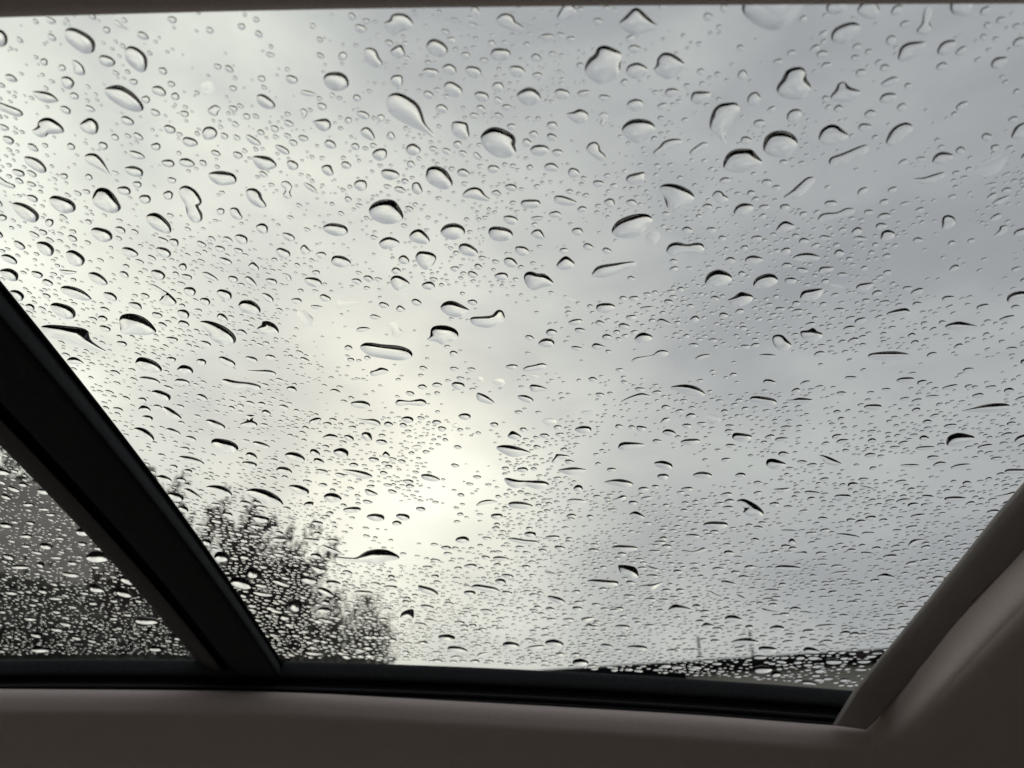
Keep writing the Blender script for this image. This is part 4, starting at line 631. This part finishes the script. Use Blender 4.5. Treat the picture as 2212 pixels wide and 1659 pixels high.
(1344, 2016): """
225 35 115 52 3;400 32 90 45 12;1008 28 80 40 3;360 72 65 32 5;-46,292 0,290 60,300 110,290 150,258 220,240 300,245 360,275 389,300 350,312 290,320 240,342 180,330 110,325 30,322 -20,310;785 180 90 45 3;1865,15 1900,-5 1935,5 1970,38 1930,45 1885,30;1225 145 78 40 3;1370 165 88 32 0;
1075,175 1110,165 1200,180 1260,185 1285,205 1230,212 1140,200;680 232 68 28 5;1835 235 165 45 2;1635 248 72 28 3;1415 232 72 30 8;2030 255 78 22 0;1033 302 110 30 3;838 350 85 30 0;560 358 70 22 3;1793,350 1820,342 1900,355 1925,395 1920,425 1870,428 1815,400;
1593,445 1640,435 1720,440 1793,450 1780,480 1700,482 1630,470;1905,490 1950,475 2030,465 2095,448 2060,475 2010,510 1970,495;1972,345 2000,352 2058,370 2040,385 2000,375;497,475 530,478 600,500 630,530 610,545 550,530 510,510;320 488 95 28 3;142 522 125 30 2;838,490 870,468 930,475 1000,490 1030,518 980,522 900,508;
833 525 82 35 3;1033 450 72 38 8;1078 415 78 30 8;380,680 400,645 465,630 467,690 430,690 390,690;555 615 92 30 8;537,700 570,688 635,715 600,715;515 728 85 25 12;1395 568 120 40 18;1315,390 1350,385 1400,405 1370,410;940 640 80 25 8;2120,640 2140,605 2180,598 2250,620 2270,640 2200,645;
1555,690 1600,680 1645,685 1610,705 1570,712;1823 745 100 32 5;1530 625 65 30 5;1865 545 78 25 3;683 815 112 48 5;750 890 135 42 8;1098 862 112 45 3;1260 875 112 25 -5;1380 850 125 48 5;1920 880 130 38 3;875,940 900,912 965,912 920,925 890,940;1720 868 85 28 8;430 850 65 18 3;1548 975 105 50 2;1030 690 55 18 0;2090 570 70 20 5;
270 695 60 25 3;325 420 48 28 5;2015 415 80 25 3;1650 600 60 22 0;740 940 70 20 -5;1240 770 45 18 5;1910 695 55 20 5;2160 245 0 0 0;620 910 65 18 5""",
(2688, 2016): """
215 85 162 52 0;65 155 92 28 3;490 100 60 25 8;470 180 55 25 5;910 42 65 25 3;690 122 115 18 2;1075 155 158 28 8;1200 138 85 22 -2;720,268 760,258 798,255 805,278 770,275;685,195 705,170 730,190 715,215;1062,255 1080,237 1120,240 1110,258;1195 268 85 22 5;1345 288 95 30 -3;680 362 178 35 2;950,410 990,388 1085,382 1060,398 990,405;
1258,420 1300,398 1340,403 1380,428 1320,432;295 460 98 30 10;580 508 108 22 3;138,510 180,512 215,530 262,550 220,548 180,525;0,245 60,255 110,240 130,228 158,240 120,260 60,270 0,262;345,535 375,540 410,562 380,565;272,685 300,668 350,672 388,700 340,712 290,705;513,622 560,635 630,648 590,652 530,645;612 752 95 38 0;815 772 78 30 -3;
925 738 148 22 -5;120,745 150,715 207,738 170,752;310,848 350,825 420,815 492,838 470,855 390,858;550 890 125 42 3;780,895 800,875 850,880 893,905 860,918 800,912;500 940 92 28 0;760 940 60 38 0;640 968 68 28 3;975 968 115 38 2;1175 968 90 25 -2;222 980 65 25 0;518 1020 125 52 0;605 1050 65 40 0;820 1112 92 42 12;1155 1020 80 20 0;
860 1058 60 22 0;810 990 62 22 0;1290 795 118 18 5;1340 670 85 20 -3;800 652 90 18 8;1460,225 1475,190 1510,175 1590,178 1550,190 1500,215;1525 25 98 28 -8;1390 120 62 20 0;1518,575 1540,550 1590,540 1590,560 1540,572;430 745 50 30 0;210 835 60 25 3;115 415 40 20 0;850 830 60 18 3;680 840 70 22 -5;1100 915 50 22 0;1260 915 70 15 -3;
1140 540 60 18 5;970 520 60 25 -8;1045 670 60 22 3;905 310 65 16 0;525 268 78 14 -3;360 292 60 18 5;90 610 55 28 5"""}

# ------------------------------------------------------------------ raindrops on the glass
WET = -0.00415                                        # just proud of the pane's outer face
def outline_pts(spec, ox, oy):
    f = spec.endswith('f'); s_ = spec.rstrip('f').split()
    if ',' in spec:
        P = np.array([[float(a) for a in q.split(',')] for q in s_]); n = len(P)
        A, B, C, D = np.roll(P, 1, 0), P, np.roll(P, -1, 0), np.roll(P, -2, 0); res = []
        for t in (0.0, 0.25, 0.5, 0.75):          # Catmull-Rom through the read points
            res.append(0.5 * (2 * B + (C - A) * t + (2 * A - 5 * B + 4 * C - D) * t * t + (3 * B - A - 3 * C + D) * t ** 3))
        P = np.stack(res, 1).reshape(-1, 2)
    else:
        cx, cy_, w_, h_, a = map(float, s_)
        if w_ < 1: return None
        n = 30; th = np.arange(n) * 2 * math.pi / n; a = math.radians(a)
        k = 1 + 0.05 * np.sin(2 * th + RNG.uniform(0, 6)) * RNG.uniform(0, 1) + 0.045 * np.sin(3 * th + RNG.uniform(0, 6)) + 0.02 * np.sin(5 * th + RNG.uniform(0, 6))
        x, y = w_ / 2 * np.cos(th) * k, h_ / 2 * np.sin(th) * k
        P = np.stack([cx + x * math.cos(a) - y * math.sin(a), cy_ + x * math.sin(a) + y * math.cos(a)], 1)
    # even spacing along the outline
    Q = np.vstack([P, P[:1]]); L = np.r_[0, np.cumsum(np.hypot(*np.diff(Q, axis=0).T))]; n = 40 if ',' in spec else 30
    s2 = np.linspace(0, L[-1], n, endpoint=False); P = np.stack([np.interp(s2, L, Q[:, 0]), np.interp(s2, L, Q[:, 1])], 1)
    if ((P[:, 0] * np.roll(P[:, 1], -1) - np.roll(P[:, 0], -1) * P[:, 1]).sum()) > 0: P = P[::-1]
    P = P * 0.6076 + [ox, oy]
    return P * (2212.0 / 4032.0), f
def to_glass(P):
    D = FWD[None] + ((P[:, :1] - PX) / F) * RGT - ((P[:, 1:2] - PY) / F) * UPV
    t = S / np.maximum(D[:, 2], .05)
    for _ in range(30): t = .5 * t + .5 * (zsurf(D[:, 0] * t, D[:, 1] * t, WET) - CZ) / np.maximum(D[:, 2], .05)
    return D[:, :2] * t[:, None]
RINGS = np.array([0.28, 0.52, 0.70, 0.82, 0.90, 0.955, 1.0])
def kernel(P):                                        # a point that sees the whole outline
    c = P.mean(0); best, bv = c, -9
    ext = np.ptp(P, axis=0)
    for k in range(60):
        q = c if k == 0 else c + RNG.uniform(-.33, .33, 2) * ext
        A, B = P - q, np.roll(P, -1, 0) - q
        cr_ = (A[:, 0] * B[:, 1] - A[:, 1] * B[:, 0]); v = cr_.min() / (abs(cr_).mean() + 1e-12)
        if k == 0: sg = np.sign(cr_.sum())
        v = (sg * cr_).min() / (abs(cr_).mean() + 1e-12)
        if v > bv: best, bv = q, v
        if k == 0 and bv > 0.25: break
    return best, bv
def star(P):                                          # ease an outline until one point sees all of it
    for _ in range(60):
        c, v = kernel(P)
        if v > 0.03: return P, c
        P = 0.5 * P + 0.25 * (np.roll(P, 1, 0) + np.roll(P, -1, 0))
    return P, P.mean(0)
def swell(P, theta=28.0, cap=0.006):
    """height of a sessile drop on the outline P (flat plane): screened membrane with the wanted contact angle"""
    P, c = star(P); n = len(P)
    lam = 0.34 * math.sqrt(0.5 * abs((P[:, 0] * np.roll(P[:, 1], -1) - np.roll(P[:, 0], -1) * P[:, 1]).sum()) / math.pi) * 0.8; nr = len(RINGS)
    V = np.vstack([c[None]] + [c + r * (P - c) for r in RINGS]); T = []
    for i in range(n): T.append((0, 1 + i, 1 + (i + 1) % n))
    for k in range(nr - 1):
        for i in range(n):
            a, b_ = 1 + k * n + i, 1 + k * n + (i + 1) % n; T += [(a, a + n, b_ + n), (a, b_ + n, b_)]
    T = np.array(T); X = V[T]
    e0, e1, e2 = X[:, 2] - X[:, 1], X[:, 0] - X[:, 2], X[:, 1] - X[:, 0]
    ar = 0.5 * np.abs(e2[:, 0] * -e1[:, 1] + e2[:, 1] * e1[:, 0]) + 1e-14
    N = len(V); K = np.zeros((N, N)); Mv = np.zeros(N); E = (e0, e1, e2)
    for i in range(3):
        np.add.at(Mv, T[:, i], ar / 3)
        for j in range(3): np.add.at(K, (T[:, i], T[:, j]), (E[i] * E[j]).sum(1) / (4 * ar))
    fr = N - n; A = K[:fr, :fr] + np.diag(Mv[:fr] / lam ** 2)
    u = np.zeros(N); u[:fr] = np.linalg.solve(A, Mv[:fr])
    dist = -lam * np.log(np.maximum(1 - u / lam ** 2, 1e-9))       # smooth distance to the contact line
    D = dist.max(); L = min(cap, 0.66 * D)
    h = math.tan(math.radians(theta)) * L * (1 - np.exp(-dist / L))
    F_ = [tuple(t) for t in T[:n]]
    for k in range(nr - 1):
        for i in range(n):
            a, b_ = 1 + k * n + i, 1 + k * n + (i + 1) % n; F_.append((a, a + n, b_ + n, b_))
    F_.append(tuple(1 + (nr - 1) * n + i for i in reversed(range(n))))
    return V, h, F_, fr
NRM = lambda x, y: np.array([2 * KX * (x / S - XC), 2 * KY * (y / S - YC), 1.0])   # outward (up) direction of the shell
def drop_mesh(name, V, h, F_, fr, c):
    Z = zsurf(V[:, 0], V[:, 1], WET); W = np.stack([V[:, 0], V[:, 1], Z], 1)
    nr_ = NRM(c[0], c[1]); nr_ /= np.linalg.norm(nr_); W = W + h[:, None] * nr_
    o3 = np.array([c[0], c[1], zsurf(c[0], c[1], WET)])
    flip = np.cross(W[F_[0][1]] - W[F_[0][0]], W[F_[0][2]] - W[F_[0][0]])[2] < 0
    if flip: F_ = [tuple(reversed(f)) for f in F_]
    return (W, F_, fr, o3)
def finish(me, sharp_flag, flat_last=True):
    n = len(me.polygons); sm = np.ones(n, bool); ls = np.zeros(n, 'i4'); me.polygons.foreach_get('loop_total', ls); sm[ls > 4] = False
    me.polygons.foreach_set('use_smooth', sm); me.materials.append(M_BASE)
    me.polygons.foreach_set('material_index', (ls > 4).astype('i4'))
    ev = np.zeros(len(me.edges) * 2, 'i4'); me.edges.foreach_get('vertices', ev); ev = ev.reshape(-1, 2)
    at = me.attributes.get('sharp_edge') or me.attributes.new('sharp_edge', 'BOOLEAN', 'EDGE')
    at.data.foreach_set('value', sharp_flag[ev[:, 0]] & sharp_flag[ev[:, 1]])

def THETA(f): return float(np.interp(f, [0, .5, 1], [CONTACT + 8, CONTACT, CONTACT - 5]))     # beads sit flatter towards the edge of the roof
traced = []
for (ox, oy), txt in DROPS.items():
    for s_ in txt.replace('\n', '').split(';'):
        s_ = s_.strip()
        if not s_: continue
        r_ = outline_pts(s_, ox, oy)
        if r_ is None: continue
        P, flat = r_; G = to_glass(P)
        im_area = 0.5 * abs((P[:, 0] * np.roll(P[:, 1], -1) - np.roll(P[:, 0], -1) * P[:, 1]).sum())
        if G[:, 1].max() > 3.055 * S: G[:, 1] = np.minimum(G[:, 1], 3.055 * S)
        traced.append(dict(P=P, G=G, flat=flat, area=im_area, c=P.mean(0)))
traced.sort(key=lambda d: -d['area'])
def bar_x(y):      # crossbar's near edge and far edge in the picture
    return np.interp(y, [603, 855, 1106, 1262, 1408], [0, 194, 388, 500, 597]), np.interp(y, [955, 1106, 1419], [-2, 155, 433])
def hidden(c):     # wholly behind the trim?
    x, y = c; a, b_ = bar_x(y)
    return (y > 603 and b_ + 12 < x < a - 12)
traced = [d for d in traced if not hidden(d['c'])]

# ---- words for a drop: its place, its form, its rank by size among its like there
def place_of(c):
    x, y = c; a, b_ = bar_x(y)
    if y > 955 and x < b_: return ['top corner', 'upper half', 'lower half'][0 if y < 1090 else 1 if y < 1262 else 2] + ' of the rear pane', 1
    if y > 603 and x < a + 55: return ('beside the crossbar, ' + ('high up' if y < 900 else 'halfway down' if y < 1200 else 'near its foot')), 2
    if y > 1372 and x > 1150 and y > 1440 - (x - 1050) * 0.052: return 'in front of the house eave and wall', 3
    if y > 1050 and x < 760 + (y - 1200) * 0.35 and y > 1020 + max(0, x - 450) * 0.55: return 'in front of the plum tree' + (', high up' if y < 1180 else ', low down'), 4
    if y > 1240 and x < 900: return 'in front of the feathery stalks', 5
    bx = 2212 - (y - 1040) * 0.735 if y > 1040 else 2400
    if x > bx - 70: return 'beside the grey sunshade bar', 6
    band = ['under the near headliner', 'in the upper glass', 'in the middle of the glass', 'in the lower glass', 'just above the far rail'][int(min(4, max(0, y // 290)))]
    col = ['far left', 'left of centre', 'at the centre', 'right of centre', 'far right'][int(min(4, max(0, x // 443)))]
    return band + ', ' + col, 7
ORD = ['largest', 'second largest', 'third largest', 'fourth largest', 'fifth largest', 'sixth largest', 'seventh largest', 'eighth largest', 'ninth largest', 'tenth largest', 'eleventh largest', 'twelfth largest', 'thirteenth largest', 'fourteenth largest', 'fifteenth largest', 'sixteenth largest', 'seventeenth largest', 'eighteenth largest']
def form_of(d):
    P = d['P'] - d['c']; ev, U = np.linalg.eigh(P.T @ P); asp = math.sqrt(ev[1] / max(ev[0], 1e-9))
    c = P; hull_r = np.hypot(*P.T)
    # solidity through the convex hull
    pts = sorted(map(tuple, P)); lo, up = [], []
    for q in pts:
        while len(lo) > 1 and (lo[-1][0] - lo[-2][0]) * (q[1] - lo[-2][1]) - (lo[-1][1] - lo[-2][1]) * (q[0] - lo[-2][0]) <= 0: lo.pop()
        lo.append(q)
    for q in reversed(pts):
        while len(up) > 1 and (up[-1][0] - up[-2][0]) * (q[1] - up[-2][1]) - (up[-1][1] - up[-2][1]) * (q[0] - up[-2][0]) <= 0: up.pop()
        up.append(q)
    H = np.array(lo[:-1] + up[:-1]); ha = 0.5 * abs((H[:, 0] * np.roll(H[:, 1], -1) - np.roll(H[:, 0], -1) * H[:, 1]).sum()); sol = d['area'] / ha
    base = 'pinched' if sol < .86 else 'irregular' if sol < .94 else 'round' if asp < 1.4 else 'oval' if asp < 2.2 else 'long thin'
    ax = U[:, 1]; ang = math.degrees(math.atan2(ax[1], ax[0])); ang = (ang + 90) % 180 - 90
    lean = '' if asp < 1.4 else 'level ' if abs(ang) < 14 else 'slanting ' if abs(ang) < 60 else 'upright '
    return lean + base
SKEW = 0.33
N_IND = 300
seen = {}
buf_V, buf_F, buf_S = [], [], []
nv = 0
for i, d in enumerate(traced):
    fx_, fy_ = d['c'][0] / 2212, d['c'][1] / 1450; th = (THETA(fy_) - 2.0 * fx_) * RNG.uniform(0.92, 1.06) * (FLATK if d['flat'] else 1.0)
    V, h, F_, fr = swell(d['G'], th, 0.014 - 0.003 * fx_); c = d['G'].mean(0)
    ry = np.ptp(d['G'][:, 1]) / 2 + 1e-6       # the roof falls away to the far side: beads hang steeper there
    sk = SKEW + 0.12 * fy_; h = h * (1 + sk * np.clip((V[:, 1] - c[1]) / ry, -1, 1)) / (1 - sk)
    W, F_, fr, o3 = drop_mesh('raindrop', V, h, F_, fr, c)
    flag = np.zeros(len(W), bool); flag[fr:] = True
    if i < N_IND:
        nm = 'water_film' if d['flat'] else 'raindrop'
        o = mesh(nm, W - o3, F_, M_WATER); o.location = o3; finish(o.data, flag)
        pl, _k = place_of(d['c']); fm_ = 'pale flat film of water' if d['flat'] else form_of(d) + ' raindrop'
        k = seen.get((pl, fm_), 0); seen[(pl, fm_)] = k + 1
        o['_pl'] = pl; o['_fm'] = fm_; o['_k'] = k
        o['category'] = 'water film' if d['flat'] else 'raindrop'; o['group'] = 'raindrops on the glass roof'; d['o'] = o
    else:
        buf_V.append(W); buf_F.append([tuple(q + nv for q in f) for f in F_]); buf_S.append(flag); nv += len(W)
for d in traced:
    o = d.get('o')
    if o is None: continue
    pl, fm_, k = o['_pl'], o['_fm'], o['_k']; n_ = seen[(pl, fm_)]
    o['label'] = ((ORD[k] if k < len(ORD) else 'smallest') + ' ' if n_ > 1 else '') + fm_ + ' ' + pl
    del o['_pl']; del o['_fm']; del o['_k']

# ---- the thousands of fine drops between them, one mass
def inside_traced():
    C = np.array([d['G'].mean(0) for d in traced]); R_ = np.array([np.sqrt(((d['G'] - d['G'].mean(0)) ** 2).sum(1)).max() for d in traced])
    A = [d['G'] for d in traced]; return C, R_, A
CT, RT, GT = inside_traced()
def blocked(p, r):
    q = np.hypot(CT[:, 0] - p[0], CT[:, 1] - p[1]); idx = np.nonzero(q < RT + r)[0]
    for i in idx:
        G = GT[i]; dmin = np.hypot(G[:, 0] - p[0], G[:, 1] - p[1]).min()
        if dmin < r * 1.15: return True
        A, B = G - p, np.roll(G, -1, 0) - p; ang = np.arctan2(A[:, 0] * B[:, 1] - A[:, 1] * B[:, 0], (A * B).sum(1)).sum()
        if abs(ang) > 3: return True
    return False
def to_img(x, y):
    d = np.array([x, y, zsurf(x, y, WET) - CZ]); f = d @ FWD
    return PX + F * (d @ RGT) / f, PY - F * (d @ UPV) / f
NZ = [(RNG.uniform(-1, 1, 2) * s_, RNG.uniform(0, 6.28)) for s_ in (20, 35, 50, 70, 90, 60, 40, 80, 110, 130)]
def field(x, y):
    return sum(math.sin(k[0] * x + k[1] * y + ph) for k, ph in NZ) / 3.2
VOIDS = [(900, 720, 260, 110), (1330, 560, 170, 80), (2030, 230, 160, 110), (2050, 560, 140, 80), (1350, 770, 200, 40), (1600, 300 + 500, 260, 45), (1250, 640, 90, 60), (1900, 800, 320, 35),
         (1000, 1060, 90, 120), (1350, 1000, 120, 60), (1650, 60, 80, 60), (1700, 180, 60, 60), (1450, 1010, 250, 35), (800, 860, 200, 40), (1850, 400, 150, 60), (860, 1150, 130, 70), (1080, 890, 120, 40), (1980, 1010, 200, 30), (500, 790, 120, 40), (560, 60, 130, 90)]
def template():
    n = 10; th = np.arange(n) * 2 * math.pi / n; k = 1 + 0.10 * np.sin(2 * th + RNG.uniform(0, 6)) + 0.07 * np.sin(3 * th + RNG.uniform(0, 6))
    P = np.stack([np.cos(th) * k, np.sin(th) * k], 1); V = [np.zeros((1, 2))]; H = [np.array([1.0])]
    for r in (0.5, 0.82, 1.0): V.append(P * r); H.append(np.full(n, 1 - r ** 2.4))
    V = np.vstack(V); H = np.concatenate(H); F_ = [(0, 1 + i, 1 + (i + 1) % n) for i in range(n)]
    for q in range(2):
        for i in range(n): a, b_ = 1 + q * n + i, 1 + q * n + (i + 1) % n; F_.append((a, a + n, b_ + n, b_))
    F_.append(tuple(1 + 2 * n + i for i in reversed(range(n)))); return V, H, F_
TEM = [template() for _ in range(14)]
placed = {}
def free(p, r):
    cx, cy_ = int(p[0] // .004), int(p[1] // .004)
    for i in range(cx - 1, cx + 2):
        for j in range(cy_ - 1, cy_ + 2):
            for (q, rr) in placed.get((i, j), ()):
                if (q[0] - p[0]) ** 2 + (q[1] - p[1]) ** 2 < ((r + rr) * 1.08) ** 2: return False
    return True
def scatter(n_try, u0, u1, v0, v1, rmin, rmax, pw, dens, use_field=True):
    global nv
    cnt = 0
    for _ in range(n_try):
        x, y = RNG.uniform(u0, u1) * S, RNG.uniform(v0, v1) * S
        ix, iy = to_img(x, y)
        if not (-350 < ix < 2560 and -250 < iy < 1530): continue
        a, b_ = bar_x(iy)
        if iy > 590 and b_ + 6 < ix < a - 6: continue
        if ix > 2230 - (iy - 1040) * 0.735: continue
        r = rmin * (1 - RNG.uniform() * (1 - (rmin / rmax) ** pw)) ** (-1 / pw)
        r *= math.sqrt(x * x + y * y + 0.09) / 0.56
        pr = dens(ix, iy)
        if use_field: pr *= 0.25 + 0.75 / (1 + math.exp(-4.5 * (field(x, y) - 0.05)))
        for (vx, vy, rx, ry) in VOIDS:
            q = ((ix - vx) / rx) ** 2 + ((iy - vy) / ry) ** 2
            if q < 1: pr *= 0.12
        if RNG.uniform() > pr: continue
        p = (x, y)
        if not free(p, r) or blocked(np.array(p), r): continue
        placed.setdefault((int(x // .004), int(y // .004)), []).append((p, r))
        V, H, F_ = TEM[RNG.integers(len(TEM))]; an = RNG.uniform(0, 6.28); ca, sa = math.cos(an), math.sin(an)
        G = np.stack([x + r * (V[:, 0] * ca - V[:, 1] * sa), y + r * (V[:, 0] * sa + V[:, 1] * ca)], 1)
        th = THETA(iy / 1450) * RNG.uniform(0.78, 1.02); hh = H * r * math.tan(math.radians(th)) / 2.4 * (1 + 0.28 * np.clip((G[:, 1] - y) / r, -1, 1)) / 0.78
        W = np.stack([G[:, 0], G[:, 1], zsurf(G[:, 0], G[:, 1], WET) + hh], 1)
        flag = np.zeros(len(W), bool); flag[-10:] = True
        buf_V.append(W); buf_F.append([tuple(q + nv for q in f) for f in F_]); buf_S.append(flag); nv += len(W); cnt += 1
    return cnt
def dens_front(ix, iy):
    d = 0.75
    if iy > 1100 and ix < 850: d = 1.0
    if ix < 650 and iy < 1000: d = 0.6
    if iy < 200: d *= 0.7
    return d
N_FINE = [scatter(62000, -1.06, 1.40, 0.38, 3.04, .0011, .0036, 1.6, dens_front),
          scatter(26000, -1.06, 1.40, 0.38, 3.04, .0007, .0012, 1.8, lambda ix, iy: dens_front(ix, iy) * (1.0 if iy < 600 or ix < 700 else 0.25)),
          scatter(5500, -1.06, 0.6, 1.9, 3.04, .0007, .0022, 1.6, lambda ix, iy: 1.0 if (iy > 1030 and ix < 700 + (iy - 1100)) else 0.45 if iy > 1390 else 0.15 if iy > 1150 else 0.0, False),
          scatter(9000, -2.5, -1.36, 1.5, 3.03, .0006, .0026, 1.6, lambda ix, iy: 1.0, False)]
me = bpy.data.meshes.new('fine_raindrops')
me.from_pydata(np.vstack(buf_V).tolist(), [], [f for q in buf_F for f in q]); me.update()
o = link('fine_raindrops', me, M_WATER); finish(me, np.concatenate(buf_S)); tag(o, 'fine raindrops scattered all over the glass roof', None, None, 'stuff')
